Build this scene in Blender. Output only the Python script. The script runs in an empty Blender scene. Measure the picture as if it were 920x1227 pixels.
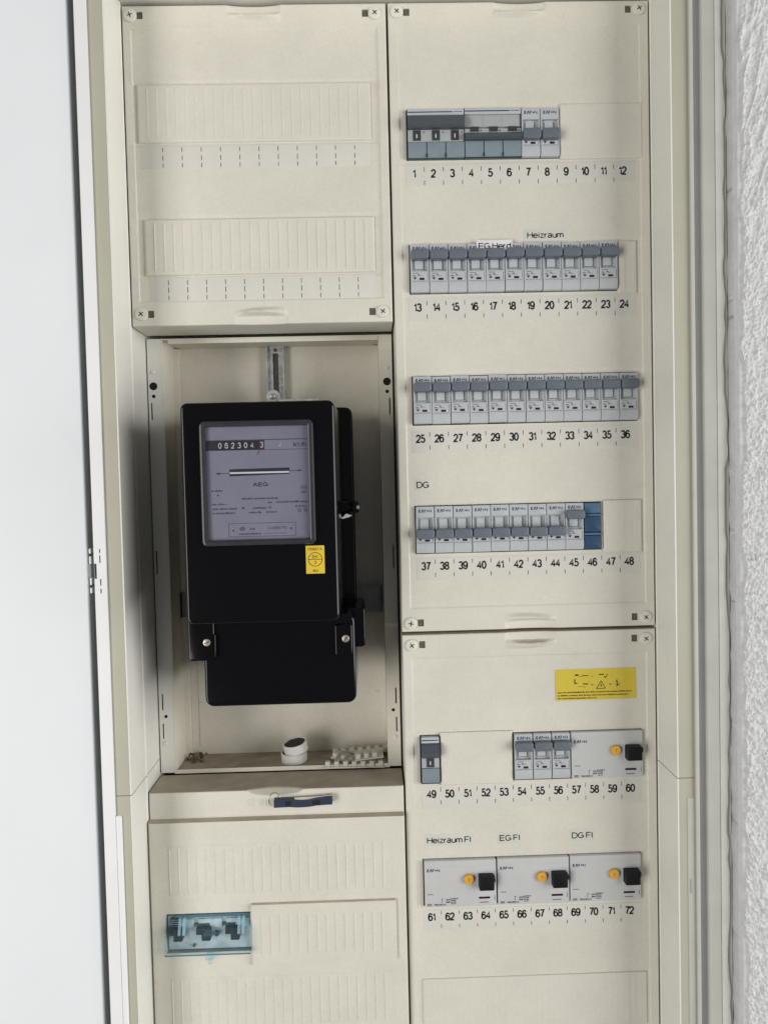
import bpy, bmesh, math, random
import numpy as np
from mathutils import Matrix, Vector

# ------------------------------------------------------------------ camera, world, light, exposure
SC = bpy.context.scene
COL = SC.collection
ZO = 1600.0                       # millimetres: the top edge of the covers stands 1.6 m above the floor

def W(x, y, z):
    return Vector((x / 1000.0, y / 1000.0, (z + ZO) / 1000.0))

def cam_axes(a, b, g):
    c, s = math.cos, math.sin
    rx = np.array([[1, 0, 0], [0, c(a), -s(a)], [0, s(a), c(a)]])
    ry = np.array([[c(b), 0, s(b)], [0, 1, 0], [-s(b), 0, c(b)]])
    rz = np.array([[c(g), -s(g), 0], [s(g), c(g), 0], [0, 0, 1]])
    return rz @ ry @ rx

R = cam_axes(.0350, -.0203, -.0244)
right = Vector((R[0, 0], R[0, 2], -R[0, 1]))
down = Vector((R[1, 0], R[1, 2], -R[1, 1]))
fwd = Vector((R[2, 0], R[2, 2], -R[2, 1]))
cam_data = bpy.data.cameras.new('camera')
cam = bpy.data.objects.new('camera', cam_data)
COL.objects.link(cam)
M4 = Matrix.Identity(4)
for i in range(3):
    M4[i][0] = right[i]; M4[i][1] = -down[i]; M4[i][2] = -fwd[i]
M4.translation = W(-28.81, -741.95, -456.09)
cam.matrix_world = M4
cam_data.sensor_fit = 'VERTICAL'
cam_data.sensor_height = 36.0
cam_data.lens = 920.0 / 1227.0 * 36.0
cam_data.clip_start = 0.01
cam_data.clip_end = 100.0
SC.camera = cam

world = bpy.data.worlds.new('World')
SC.world = world
world.use_nodes = True
bg = world.node_tree.nodes['Background']
bg.inputs[0].default_value = (0.97, 0.98, 1.0, 1)
bg.inputs[1].default_value = 0.125

def area(name, target, theta, rise, dist, sx, sy, power, col):
    """a soft window-like lamp; theta = degrees off the cabinet's normal, positive to the right"""
    ld = bpy.data.lights.new(name, 'AREA')
    ld.shape = 'RECTANGLE'; ld.size = sx; ld.size_y = sy; ld.energy = power; ld.color = col
    lo = bpy.data.objects.new(name, ld); COL.objects.link(lo)
    d = Vector((math.sin(math.radians(theta)), -math.cos(math.radians(theta)), rise)).normalized()
    lo.location = target + d * dist
    lo.rotation_euler = (-d).to_track_quat('-Z', 'Y').to_euler()

# the window on the right, almost in the plane of the wall, and an added soft fill lamp for the room's light
area('window_light', W(-60, 0, -480), 64, -0.01, 2.5, 2.3, 1.6, 64.0, (1.0, 0.99, 0.975))
area('room_fill_light', W(0, 0, -550), -43, -0.12, 2.6, 1.0, 2.2, 41.0, (1.0, 0.985, 0.955))

SC.view_settings.view_transform = 'Standard'
SC.view_settings.look = 'None'
SC.view_settings.exposure = 0.12
SC.view_settings.gamma = 1.0
SC.view_settings.use_curve_mapping = False

# ------------------------------------------------------------------ materials
def mat(name, col, rough=0.5, spec=0.5, var=0.0, vscale=30.0, bump=0.0, bscale=900.0,
        dust=0.0, metal=0.0, dcol=(0.33, 0.27, 0.19), blotch=None, grain=0.0):
    m = bpy.data.materials.new(name)
    m.use_nodes = True
    nt = m.node_tree; N = nt.nodes; L = nt.links
    p = N['Principled BSDF']
    p.inputs['Roughness'].default_value = rough
    p.inputs['Specular IOR Level'].default_value = spec
    p.inputs['Metallic'].default_value = metal
    p.inputs['Base Color'].default_value = (*col, 1)
    geo = N.new('ShaderNodeNewGeometry')
    out = None
    if var > 0:
        n1 = N.new('ShaderNodeTexNoise'); n1.inputs['Scale'].default_value = vscale
        n1.inputs['Detail'].default_value = 6; n1.inputs['Roughness'].default_value = 0.65
        L.new(geo.outputs['Position'], n1.inputs['Vector'])
        rp = N.new('ShaderNodeValToRGB')
        rp.color_ramp.elements[0].position = 0.3; rp.color_ramp.elements[1].position = 0.72
        rp.color_ramp.elements[0].color = (*[c * (1 - var) for c in col], 1)
        rp.color_ramp.elements[1].color = (*[min(1, c * (1 + var * .6)) for c in col], 1)
        L.new(n1.outputs['Fac'], rp.inputs['Fac'])
        out = rp.outputs['Color']
    if grain > 0:
        n5 = N.new('ShaderNodeTexNoise'); n5.inputs['Scale'].default_value = 420
        n5.inputs['Detail'].default_value = 4; n5.inputs['Roughness'].default_value = 0.7
        L.new(geo.outputs['Position'], n5.inputs['Vector'])
        r5 = N.new('ShaderNodeMapRange')
        r5.inputs['From Min'].default_value = .3; r5.inputs['From Max'].default_value = .7
        r5.inputs['To Min'].default_value = 1 - grain; r5.inputs['To Max'].default_value = 1 + grain * .6
        L.new(n5.outputs['Fac'], r5.inputs['Value'])
        m5 = N.new('ShaderNodeMix'); m5.data_type = 'RGBA'; m5.blend_type = 'MULTIPLY'; m5.inputs['Factor'].default_value = 1
        L.new(out, m5.inputs['A']); L.new(r5.outputs[0], m5.inputs['B'])
        out = m5.outputs['Result']
    if blotch:
        n3 = N.new('ShaderNodeTexNoise'); n3.inputs['Scale'].default_value = blotch[1]
        n3.inputs['Detail'].default_value = 8; n3.inputs['Roughness'].default_value = 0.7
        L.new(geo.outputs['Position'], n3.inputs['Vector'])
        r3 = N.new('ShaderNodeValToRGB')
        r3.color_ramp.elements[0].position = 0.60; r3.color_ramp.elements[1].position = 0.78
        L.new(n3.outputs['Fac'], r3.inputs['Fac'])
        ml = N.new('ShaderNodeMath'); ml.operation = 'MULTIPLY'; ml.inputs[1].default_value = blotch[2]
        L.new(r3.outputs['Color'], ml.inputs[0])
        mx = N.new('ShaderNodeMix'); mx.data_type = 'RGBA'
        L.new(ml.outputs[0], mx.inputs['Factor'])
        if out: L.new(out, mx.inputs['A'])
        else: mx.inputs['A'].default_value = (*col, 1)
        mx.inputs['B'].default_value = (*blotch[0], 1)
        out = mx.outputs['Result']
    if dust > 0:
        sx = N.new('ShaderNodeSeparateXYZ'); L.new(geo.outputs['True Normal'], sx.inputs[0])
        mr = N.new('ShaderNodeMapRange')
        mr.inputs['From Min'].default_value = 0.82; mr.inputs['From Max'].default_value = 0.92
        L.new(sx.outputs['Z'], mr.inputs['Value'])
        n2 = N.new('ShaderNodeTexNoise'); n2.inputs['Scale'].default_value = 55
        n2.inputs['Detail'].default_value = 8
        L.new(geo.outputs['Position'], n2.inputs['Vector'])
        m2 = N.new('ShaderNodeMapRange')
        m2.inputs['From Min'].default_value = 0.25; m2.inputs['From Max'].default_value = 0.6
        m2.inputs['To Min'].default_value = dust * .7; m2.inputs['To Max'].default_value = dust
        L.new(n2.outputs['Fac'], m2.inputs['Value'])
        mu = N.new('ShaderNodeMath'); mu.operation = 'MULTIPLY'
        L.new(mr.outputs[0], mu.inputs[0]); L.new(m2.outputs[0], mu.inputs[1])
        mx = N.new('ShaderNodeMix'); mx.data_type = 'RGBA'
        L.new(mu.outputs[0], mx.inputs['Factor'])
        if out: L.new(out, mx.inputs['A'])
        else: mx.inputs['A'].default_value = (*col, 1)
        mx.inputs['B'].default_value = (*dcol, 1)
        out = mx.outputs['Result']
    if out: L.new(out, p.inputs['Base Color'])
    if bump > 0:
        n4 = N.new('ShaderNodeTexNoise'); n4.inputs['Scale'].default_value = bscale
        n4.inputs['Detail'].default_value = 3
        L.new(geo.outputs['Position'], n4.inputs['Vector'])
        bp = N.new('ShaderNodeBump'); bp.inputs['Strength'].default_value = bump
        bp.inputs['Distance'].default_value = 0.0004
        L.new(n4.outputs['Fac'], bp.inputs['Height'])
        L.new(bp.outputs['Normal'], p.inputs['Normal'])
    return m

def mat_clear(name, tint, col, fac, rough):
    m = bpy.data.materials.new(name); m.use_nodes = True
    nt = m.node_tree; N = nt.nodes; L = nt.links
    p = N['Principled BSDF']; p.inputs['Base Color'].default_value = (*col, 1)
    p.inputs['Roughness'].default_value = rough
    t = N.new('ShaderNodeBsdfTransparent'); t.inputs[0].default_value = (*tint, 1)
    mx = N.new('ShaderNodeMixShader'); mx.inputs[0].default_value = fac
    n = N.new('ShaderNodeTexNoise'); n.inputs['Scale'].default_value = 60; n.inputs['Detail'].default_value = 6
    g = N.new('ShaderNodeNewGeometry'); L.new(g.outputs['Position'], n.inputs['Vector'])
    mr = N.new('ShaderNodeMapRange'); mr.inputs['To Min'].default_value = fac * .6
    mr.inputs['To Max'].default_value = fac * 1.4
    L.new(n.outputs['Fac'], mr.inputs['Value']); L.new(mr.outputs[0], mx.inputs[0])
    L.new(t.outputs[0], mx.inputs[1]); L.new(p.outputs[0], mx.inputs[2])
    L.new(mx.outputs[0], N['Material Output'].inputs['Surface'])
    return m

CREAM = (0.693, 0.664, 0.577)
M = dict(
    cover=mat('moulded_cover_plastic', CREAM, .42, .4, .07, 14, .14, 1400, dust=.85, blotch=((.50, .46, .37), 26, .36), grain=.055),
    strip=mat('blanking_plastic', (.693, .664, .58), .45, .4, .05, 25, .15, 1400, dust=.6, grain=.05),
    screw=mat('screw_plastic', (.72, .70, .62), .4, .4, .08, 90),
    steel=mat('cream_painted_steel', (.77, .76, .70), .38, .5, .04, 12, .10, 700, dust=.85, blotch=((.46, .44, .37), 30, .25), grain=.04),
    beige=mat('beige_painted_steel', (.46, .445, .355), .45, .4, .05, 16, .10, 800, blotch=((.40, .38, .30), 30, .3)),
    bay=mat('meter_bay_paint', (.75, .712, .615), .5, .35, .06, 18, .14, 600, dust=.95, dcol=(.30, .245, .175), blotch=((.42, .40, .32), 25, .3), grain=.06),
    lip=mat('white_lip_paint', (.84, .84, .84), .4, .4, .03, 20, .06, 700),
    panel=mat('white_panel_paint', (.79, .812, .832), .42, .4, .03, 4, .06, 400, blotch=((.70, .72, .74), 9, .25)),
    greytrim=mat('grey_trim', (.36, .365, .365), .55, .4, .06, 30),
    lighttrim=mat('light_grey_trim', (.52, .515, .46), .55, .4, .06, 30),
    caulk=mat('sealant', (.68, .68, .64), .7, .3, .08, 60, .4, 300),
    plaster=mat('rough_plaster', (.63, .63, .635), .85, .2, .10, 120, .5, 900),
    black=mat('black_moulding', (.0025, .0025, .0035), .12, .36, 0, bump=.05, bscale=500),
    blackm=mat('black_matte', (.006, .006, .007), .5, .3),
    ink=mat('black_print', (.02, .02, .024), .6, .2),
    blueink=mat('dark_blue_print', (.012, .035, .10), .6, .2),
    whitepaper=mat('white_label_paper', (.76, .76, .75), .6, .2, .03, 80),
    label=mat('label_paper', (.668, .646, .588), .6, .2, .03, 80),
    paper=mat('name_label_film', (.655, .64, .58), .3, .5, .02, 60),
    body=mat('grey_white_device_plastic', (.49, .513, .527), .4, .4, .06, 140, .1, 1200),
    rcd=mat('pale_grey_device_plastic', (.56, .562, .555), .35, .45, .04, 60, .08, 1200),
    switchplate=mat('grey_switch_plate', (.40, .415, .42), .4, .4, .08, 140),
    toggle=mat('slate_toggle_plastic', (.135, .158, .185), .4, .4, .08, 200),
    tdark=mat('dark_slate_toggle_plastic', (.075, .088, .103), .4, .4, .1, 120),
    teal=mat('blue_grey_clear_plastic', (.225, .275, .305), .22, .5, .08, 90),
    tealedge=mat('dark_teal_plastic', (.03, .055, .065), .35, .4),
    coveredge=mat('teal_cover_edge', (.10, .20, .245), .2, .5),
    window=mat('dark_window', (.05, .055, .06), .3, .4),
    redflag=mat('dark_red_flag', (.045, .012, .012), .4, .4),
    orange=mat('orange_button', (.74, .40, .05), .4, .4, .06, 300),
    yellow=mat('yellow_sticker', (.66, .52, .06), .5, .3, .06, 90),
    yellow2=mat('yellow_meter_sticker', (.72, .52, .04), .45, .3),
    navy=mat('navy_plastic', (.028, .040, .075), .4, .4, .1, 150),
    blue=mat('blue_module_plastic', (.033, .08, .15), .35, .4, .1, 150),
    bluel=mat('light_blue_module_plastic', (.085, .165, .255), .35, .4, .1, 150),
    dial=mat('lavender_dial_plate', (.25, .25, .305), .5, .3, .10, 40),
    dframe=mat('grey_window_frame', (.036, .036, .043), .25, .4, .2, 100),
    drum=mat('black_drum', (.012, .012, .014), .5, .3),
    reddrum=mat('red_drum', (.085, .012, .014), .5, .3),
    white=mat('white_print', (.65, .65, .65), .6, .2),
    dialink=mat('dial_print', (.05, .05, .065), .6, .2),
    silver=mat('aluminium_disc', (.86, .86, .88), .3, .5),
    zinc=mat('galvanised_steel', (.56, .56, .56), .5, .5, .45, 160, .3, 400, metal=.3),
    crossb=mat('dull_zinc', (.33, .335, .35), .5, .4, .25, 60, metal=.3),
    brass=mat('dull_screw_metal', (.50, .46, .40), .4, .5, .2, 300, metal=.7),
    ring=mat('white_ring_plastic', (.72, .71, .68), .5, .4, .06, 120),
    cork=mat('dark_brown_fill', (.075, .060, .045), .8, .2, .4, 200, .6, 400),
    comb=mat('ivory_comb_plastic', (.70, .68, .60), .45, .4, .1, 150, dust=.25),
    rust=mat('brown_debris', (.13, .10, .065), .9, .1, .4, 300, .6, 500),
    fusebody=mat('slate_fuse_base', (.60, .655, .675), .4, .4, .25, 90),
    slotdark=mat('grey_brown_slot_dark', (.13, .118, .098), .7, .2, .2, 300),  # the dark of pockets and slots put into the colour
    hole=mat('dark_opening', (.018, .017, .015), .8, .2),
)
M['clearblue'] = mat_clear('clear_blue_plastic', (.89, .96, .98), (.40, .58, .66), .085, .06)
M['glass'] = mat_clear('meter_glass', (.95, .95, .97), (.20, .20, .24), .05, .08)

# ------------------------------------------------------------------ object helpers
def link(o):
    COL.objects.link(o); return o

def origin_of(o):
    v = Vector((0, 0, 0))
    while o is not None:
        v += o.location; o = o.parent
    return v

def tag(o, label=None, cat=None, group=None, kind=None):
    if label: o['label'] = label
    if cat: o['category'] = cat
    if group: o['group'] = group
    if kind: o['kind'] = kind
    return o

def empty(name, x, y, z, label, cat, group=None):
    o = bpy.data.objects.new(name, None)
    o.empty_display_size = .01
    link(o); o.location = W(x, y, z)
    return tag(o, label, cat, group)

def obj_from(name, verts, faces, m, parent=None, local=False, smooth=True, sharp=40, label=None):
    """verts in millimetres: absolute cabinet coordinates, or relative to the parent's origin if local"""
    v = np.asarray(verts, float)
    if local:
        co = v / 1000.0
    else:
        og = origin_of(parent) if parent else Vector((0, 0, 0))
        co = (v + np.array([0, 0, ZO])) / 1000.0 - np.array(og)
    me = bpy.data.meshes.new(name)
    me.from_pydata([tuple(c) for c in co], [], faces)
    me.materials.append(m)
    bm = bmesh.new(); bm.from_mesh(me)
    if len(me.vertices) < 40000:
        bmesh.ops.recalc_face_normals(bm, faces=bm.faces)
        bm.to_mesh(me)
    bm.free()
    me.polygons.foreach_set('use_smooth', [smooth] * len(me.polygons))
    if smooth:
        for p_ in me.polygons:
            if len(p_.vertices) > 4: p_.use_smooth = False
    if smooth and sharp: me.set_sharp_from_angle(angle=math.radians(sharp))
    me.update()
    o = bpy.data.objects.new(name, me)
    link(o)
    if parent: o.parent = parent
    if label: o['label'] = label
    return o

def rr(x0, x1, z0, z1, r, n=5):
    r = max(0.0, min(r, (x1 - x0) / 2 - 1e-4, (z1 - z0) / 2 - 1e-4))
    pts = []
    for cx, cz, a0 in ((x1 - r, z1 - r, 0), (x0 + r, z1 - r, 90), (x0 + r, z0 + r, 180), (x1 - r, z0 + r, 270)):
        for k in range(n):
            a = math.radians(a0 + 90.0 * k / (n - 1))
            pts.append((cx + r * math.cos(a), cz + r * math.sin(a)))
    return pts

def arc(cx, cy, rx, ry, a0, a1, n=12):
    return [(cx + rx * math.cos(math.radians(a0 + (a1 - a0) * k / n)), cy + ry * math.sin(math.radians(a0 + (a1 - a0) * k / n))) for k in range(n + 1)]

# a plain grotesque drawn as centre lines in a unit box: (relative width, strokes)
G = {
    '0': (.78, [arc(.5, .5, .5, .5, 90, 450, 28)]),
    '1': (.44, [[(0, .74), (.45, .80), (.85, 1), (.85, 0)]]),
    '2': (.78, [arc(.5, .70, .48, .30, 175, -25, 14) + [(.55, .32), (.12, .12), (.02, 0), (1, 0)]]),
    '3': (.78, [arc(.48, .75, .44, .25, 165, -90, 14), arc(.48, .26, .50, .26, 90, -165, 14)]),
    '4': (.82, [[(.74, 0), (.74, 1), (0, .30), (1, .30)]]),
    '5': (.78, [[(.92, 1), (.20, 1), (.08, .50)] + arc(.46, .31, .52, .31, 125, -160, 16)]),
    '6': (.78, [arc(.5, .68, .46, .32, 20, 150, 10) + [(.0, .55), (.0, .32)] + arc(.5, .31, .5, .31, 180, 540, 26)]),
    '7': (.76, [[(0, 1), (1, 1), (.62, .55), (.36, 0)]]),
    '8': (.78, [arc(.5, .765, .42, .235, 90, 450, 24), arc(.5, .265, .5, .265, 90, 450, 24)]),
    '9': (.78, [arc(.5, .32, .46, .32, 200, 330, 10) + [(1, .45), (1, .68)] + arc(.5, .69, .5, .31, 0, 360, 26)]),
    'A': (.92, [[(0, 0), (.5, 1), (1, 0)], [(.2, .36), (.8, .36)]]),
    'D': (.90, [[(0, 0), (0, 1), (.5, 1)] + arc(.45, .5, .55, .5, 80, -80, 14) + [(.5, 0), (0, 0)]]),
    'E': (.82, [[(1, 1), (0, 1), (0, 0), (1, 0)], [(0, .52), (.9, .52)]]),
    'F': (.76, [[(1, 1), (0, 1), (0, 0)], [(0, .50), (.85, .50)]]),
    'G': (.96, [arc(.5, .5, .5, .5, 40, 320, 22) + [(.98, .16), (.98, .46), (.56, .46)]]),
    'H': (.88, [[(0, 0), (0, 1)], [(1, 0), (1, 1)], [(0, .52), (1, .52)]]),
    'I': (.16, [[(.5, 0), (.5, 1)]]),
    'J': (.62, [[(.95, 1), (.95, .28)] + arc(.48, .26, .47, .26, 0, -170, 10)]),
    'K': (.88, [[(0, 0), (0, 1)], [(.95, 1), (.05, .38)], [(.35, .62), (1, 0)]]),
    'L': (.72, [[(0, 1), (0, 0), (1, 0)]]),
    'N': (.88, [[(0, 0), (0, 1), (1, 0), (1, 1)]]),
    'P': (.80, [[(0, 0), (0, 1), (.55, 1)] + arc(.55, .74, .45, .26, 80, -80, 10) + [(.55, .48), (0, .48)]]),
    'T': (.84, [[(0, 1), (1, 1)], [(.5, 1), (.5, 0)]]),
    'W': (1.2, [[(0, 1), (.26, 0), (.5, .95), (.74, 0), (1, 1)]]),
    'a': (.66, [arc(.46, .54, .42, .20, 160, 20, 10) + [(.9, .5), (.9, .06), (1, 0)], [(.9, .44), (.5, .40)] + arc(.42, .20, .42, .20, 100, 300, 12) + [(.9, .14)]]),
    'd': (.70, [[(1, 1), (1, 0)], arc(.5, .36, .5, .36, 30, 330, 20)]),
    'e': (.70, [[(.02, .38), (1, .38)] + arc(.5, .36, .5, .36, 5, 325, 20)]),
    'h': (.64, [[(0, 0), (0, 1)], [(0, .42)] + arc(.5, .46, .48, .26, 160, 10, 10) + [(1, .4), (1, 0)]]),
    'i': (.14, [[(.5, 0), (.5, .72)], [(.5, .90), (.5, 1.0)]]),
    'k': (.66, [[(0, 0), (0, 1)], [(.9, .72), (.05, .26)], [(.36, .42), (1, 0)]]),
    'm': (1.06, [[(0, 0), (0, .72)], [(0, .46)] + arc(.25, .48, .24, .24, 160, 10, 8) + [(.5, .42), (.5, 0)], [(.5, .46)] + arc(.75, .48, .24, .24, 160, 10, 8) + [(1, .42), (1, 0)]]),
    'r': (.40, [[(0, 0), (0, .72)], [(0, .42)] + arc(.7, .42, .6, .29, 165, 80, 8)]),
    'u': (.64, [[(0, .72), (0, .3)] + arc(.48, .26, .48, .26, 180, 340, 10), [(1, .72), (1, 0)]]),
    'z': (.62, [[(.04, .70), (.96, .70), (0, .0), (1, .0)]]),
}

def ribbon(p, t):
    """mitred band of width t along the polyline p"""
    p = [p[0]] + [b for a, b in zip(p, p[1:]) if math.hypot(b[0] - a[0], b[1] - a[1]) > 1e-5]
    closed = math.hypot(p[0][0] - p[-1][0], p[0][1] - p[-1][1]) < 1e-4
    if closed: p = p[:-1]
    n = len(p); V = []
    for i in range(n):
        a = p[i - 1] if (i > 0 or closed) else None
        b = p[(i + 1) % n] if (i < n - 1 or closed) else None
        def nrm(u, v):
            d = (v[0] - u[0], v[1] - u[1]); l = math.hypot(*d); return (-d[1] / l, d[0] / l)
        if a is None: m_ = nrm(p[i], b)
        elif b is None: m_ = nrm(a, p[i])
        else:
            n1 = nrm(a, p[i]); n2 = nrm(p[i], b); s_ = (n1[0] + n2[0], n1[1] + n2[1]); l2 = s_[0] ** 2 + s_[1] ** 2
            k = min(2.0 / max(l2, 1e-3), 1.9); m_ = (s_[0] * k, s_[1] * k)
        V += [(p[i][0] + m_[0] * t / 2, p[i][1] + m_[1] * t / 2), (p[i][0] - m_[0] * t / 2, p[i][1] - m_[1] * t / 2)]
    F = [(2 * i, 2 * i + 1, 2 * ((i + 1) % n) + 1, 2 * ((i + 1) % n)) for i in range(n if closed else n - 1)]
    return V, F

class MB:
    """collects shapes (mm) and links them as one mesh"""
    def __init__(s, local=False):
        s.v = []; s.f = []; s.local = local
    def add(s, verts, faces):
        b = len(s.v)
        s.v += [tuple(p) for p in verts]; s.f += [tuple(i + b for i in f) for f in faces]
        return s
    def box(s, x0, x1, y0, y1, z0, z1):
        v = [(x, y, z) for x in (x0, x1) for y in (y0, y1) for z in (z0, z1)]
        return s.add(v, [(0, 1, 3, 2), (4, 6, 7, 5), (0, 4, 5, 1), (2, 3, 7, 6), (0, 2, 6, 4), (1, 5, 7, 3)])
    def slab(s, x0, x1, z0, z1, yf, yb, r=1.0, e=0.5, draft=0.0, n=5, seg=3):
        """rounded rectangle facing the viewer, front edge rounded by e"""
        rings = []
        for k in range(seg + 1):
            a = math.pi / 2 * k / seg
            ins = e * (1 - math.sin(a)); y = yf + e * (1 - math.cos(a))
            rings.append((ins, y))
        rings.append((-draft, yb))
        V = []; F = []
        cnt = 4 * n
        for ins, y in rings:
            for x, z in rr(x0 + ins, x1 - ins, z0 + ins, z1 - ins, max(.02, r - ins), n):
                V.append((x, y, z))
        F.append(tuple(range(cnt)))
        for k in range(len(rings) - 1):
            for i in range(cnt):
                j = (i + 1) % cnt
                F.append((k * cnt + i, k * cnt + j, (k + 1) * cnt + j, (k + 1) * cnt + i))
        F.append(tuple(reversed(range((len(rings) - 1) * cnt, len(rings) * cnt))))
        return s.add(V, F)
    def frame(s, x0, x1, z0, z1, w, yf, yb, r=2.0, e=.4, n=6):
        """rounded rectangular ring of width w"""
        prof = [(0, yb), (0, yf + e), (e * .3, yf + e * .3), (e, yf), (w - e, yf), (w - e * .3, yf + e * .3), (w, yf + e), (w, yb)]
        V = []; F = []; cnt = 4 * n
        for ins, y in prof:
            for x, z in rr(x0 + ins, x1 - ins, z0 + ins, z1 - ins, max(.05, r - ins), n): V.append((x, y, z))
        for k in range(len(prof)):
            k2 = (k + 1) % len(prof)
            for i in range(cnt):
                j = (i + 1) % cnt
                F.append((k * cnt + i, k * cnt + j, k2 * cnt + j, k2 * cnt + i))
        return s.add(V, F)
    def prof_x(s, pts, x0, x1):
        """closed (y, z) profile swept along x"""
        n = len(pts)
        V = [(x0, y, z) for y, z in pts] + [(x1, y, z) for y, z in pts]
        F = [tuple(range(n)), tuple(reversed(range(n, 2 * n)))]
        for i in range(n):
            j = (i + 1) % n; F.append((i, j, n + j, n + i))
        return s.add(V, F)
    def prof_z(s, pts, z0, z1):
        """closed (x, y) profile swept along z"""
        n = len(pts)
        V = [(x, y, z0) for x, y in pts] + [(x, y, z1) for x, y in pts]
        F = [tuple(range(n)), tuple(reversed(range(n, 2 * n)))]
        for i in range(n):
            j = (i + 1) % n; F.append((i, j, n + j, n + i))
        return s.add(V, F)
    def prism(s, pts, yf, yb):
        """closed (x, z) outline between two depths"""
        n = len(pts)
        V = [(x, yf, z) for x, z in pts] + [(x, yb, z) for x, z in pts]
        F = [tuple(range(n)), tuple(reversed(range(n, 2 * n)))]
        for i in range(n):
            j = (i + 1) % n; F.append((i, j, n + j, n + i))
        return s.add(V, F)
    def cyl(s, x, z, r, yf, yb, e=0.3, n=24, dome=0.0):
        rings = [(r, yb), (r, yf + e), (r - e * .3, yf + e * .3), (r - e, yf)]
        if dome: rings += [(r * .6, yf - dome * .7), (r * .25, yf - dome)]
        V = []; F = []
        for q, y in rings:
            for i in range(n):
                a = 2 * math.pi * i / n; V.append((x + q * math.cos(a), y, z + q * math.sin(a)))
        F.append(tuple(range(n))); m = len(rings)
        for k in range(m - 1):
            for i in range(n):
                j = (i + 1) % n; F.append((k * n + i, k * n + j, (k + 1) * n + j, (k + 1) * n + i))
        F.append(tuple(range((m - 1) * n, m * n)))
        return s.add(V, F)
    def xcyl(s, x0, x1, y, z, r, n=20):
        V = []; F = []
        for x, q in ((x0, r), (x1 - r * .2, r), (x1, r * .8)):
            for i in range(n):
                a = 2 * math.pi * i / n; V.append((x, y + q * math.cos(a), z + q * math.sin(a)))
        for k in range(2):
            for i in range(n):
                j = (i + 1) % n; F.append((k * n + i, k * n + j, (k + 1) * n + j, (k + 1) * n + i))
        F += [tuple(range(n)), tuple(range(2 * n, 3 * n))]
        return s.add(V, F)
    def flat(s, pts, y):
        return s.add([(x, y, z) for x, z in pts], [tuple(range(len(pts)))])
    def bar(s, x0, x1, z0, z1, y):
        return s.flat([(x0, z0), (x1, z0), (x1, z1), (x0, z1)], y)
    def line(s, xa, za, xb, zb, w, y):
        dx, dz = xb - xa, zb - za; l = math.hypot(dx, dz); nx, nz = -dz / l * w / 2, dx / l * w / 2
        return s.flat([(xa + nx, za + nz), (xb + nx, zb + nz), (xb - nx, zb - nz), (xa - nx, za - nz)], y)
    def ringflat(s, x, z, r, w, y, n=36, sx=1.0):
        V = []; F = []
        for i in range(n):
            a = 2 * math.pi * i / n
            for q in (r, r - w): V.append((x + sx * q * math.cos(a), y, z + q * math.sin(a)))
        for i in range(n):
            j = (i + 1) % n; F.append((2 * i, 2 * j, 2 * j + 1, 2 * i + 1))
        return s.add(V, F)
    def disc(s, x, z, r, y, n=24, sx=1.0):
        return s.flat([(x + sx * r * math.cos(2 * math.pi * i / n), z + r * math.sin(2 * math.pi * i / n)) for i in range(n)], y)
    def text(s, t, x, z, cap, y, width=None, weight=.10, align='c', rot=0.0):
        """lettering with its cap height centred on z, squeezed to the given width; weight = stroke / cap height"""
        th = weight * cap; gap = .13 + weight * .55
        adv = []; q = 0.0
        for ch in t:
            w = .34 if ch == ' ' else G[ch][0]
            adv.append((q, w)); q += w + (0 if ch == ' ' else gap)
        tot = q - gap
        full = (width - th) if width else tot * (cap - th)
        kx = full / max(tot, 1e-6)
        if kx <= 0: kx = .01
        left = x - full / 2 if align == 'c' else x + th / 2
        for ch, (a, w) in zip(t, adv):
            if ch == ' ': continue
            for n_, st_ in enumerate(G[ch][1]):
                pl = [(left + (a + u * w) * kx, z - cap / 2 + th / 2 + v * (cap - th)) for u, v in st_]
                V, F = ribbon(pl, th)
                s.add([(u, y - .006 * n_, v) for u, v in V], F)
        return s
    def words(s, x0, x1, z, h, y, rnd):
        """a line of print too fine to read: word-like runs of short strokes"""
        x = x0
        while x < x1:
            wl = min(rnd.uniform(1.2, 5.0), x1 - x); q = x
            while q < x + wl:
                t = rnd.uniform(.25, .5) * h
                hh = rnd.choice((1.0, .75, .75, .7)) * h
                s.bar(q, q + t, z - h / 2, z - h / 2 + hh, y); q += t + .16 * h
            x += wl + .55 * h
        return s
    def build(s, name, m, parent=None, label=None, smooth=True, sharp=40):
        return obj_from(name, s.v, s.f, m, parent, s.local, smooth, sharp, label)

def lines(a, b, step, breaks, w=(0,)):
    v = list(np.arange(a, b + 1e-6, step)) + [a, b]
    for q in breaks:
        for d in w: v.append(q + d)
    v = np.array(sorted(x for x in v if a - 1e-6 <= x <= b + 1e-6))
    keep = [v[0]]
    for x in v[1:]:
        if x - keep[-1] > 1e-3: keep.append(x)
    return np.array(keep)

def box_ss(x, a, b, w):
    """1 inside [a,b], ramp of width w just inside each edge"""
    return np.clip(np.minimum((x - a), (b - x)) / w, 0, 1)

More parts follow.
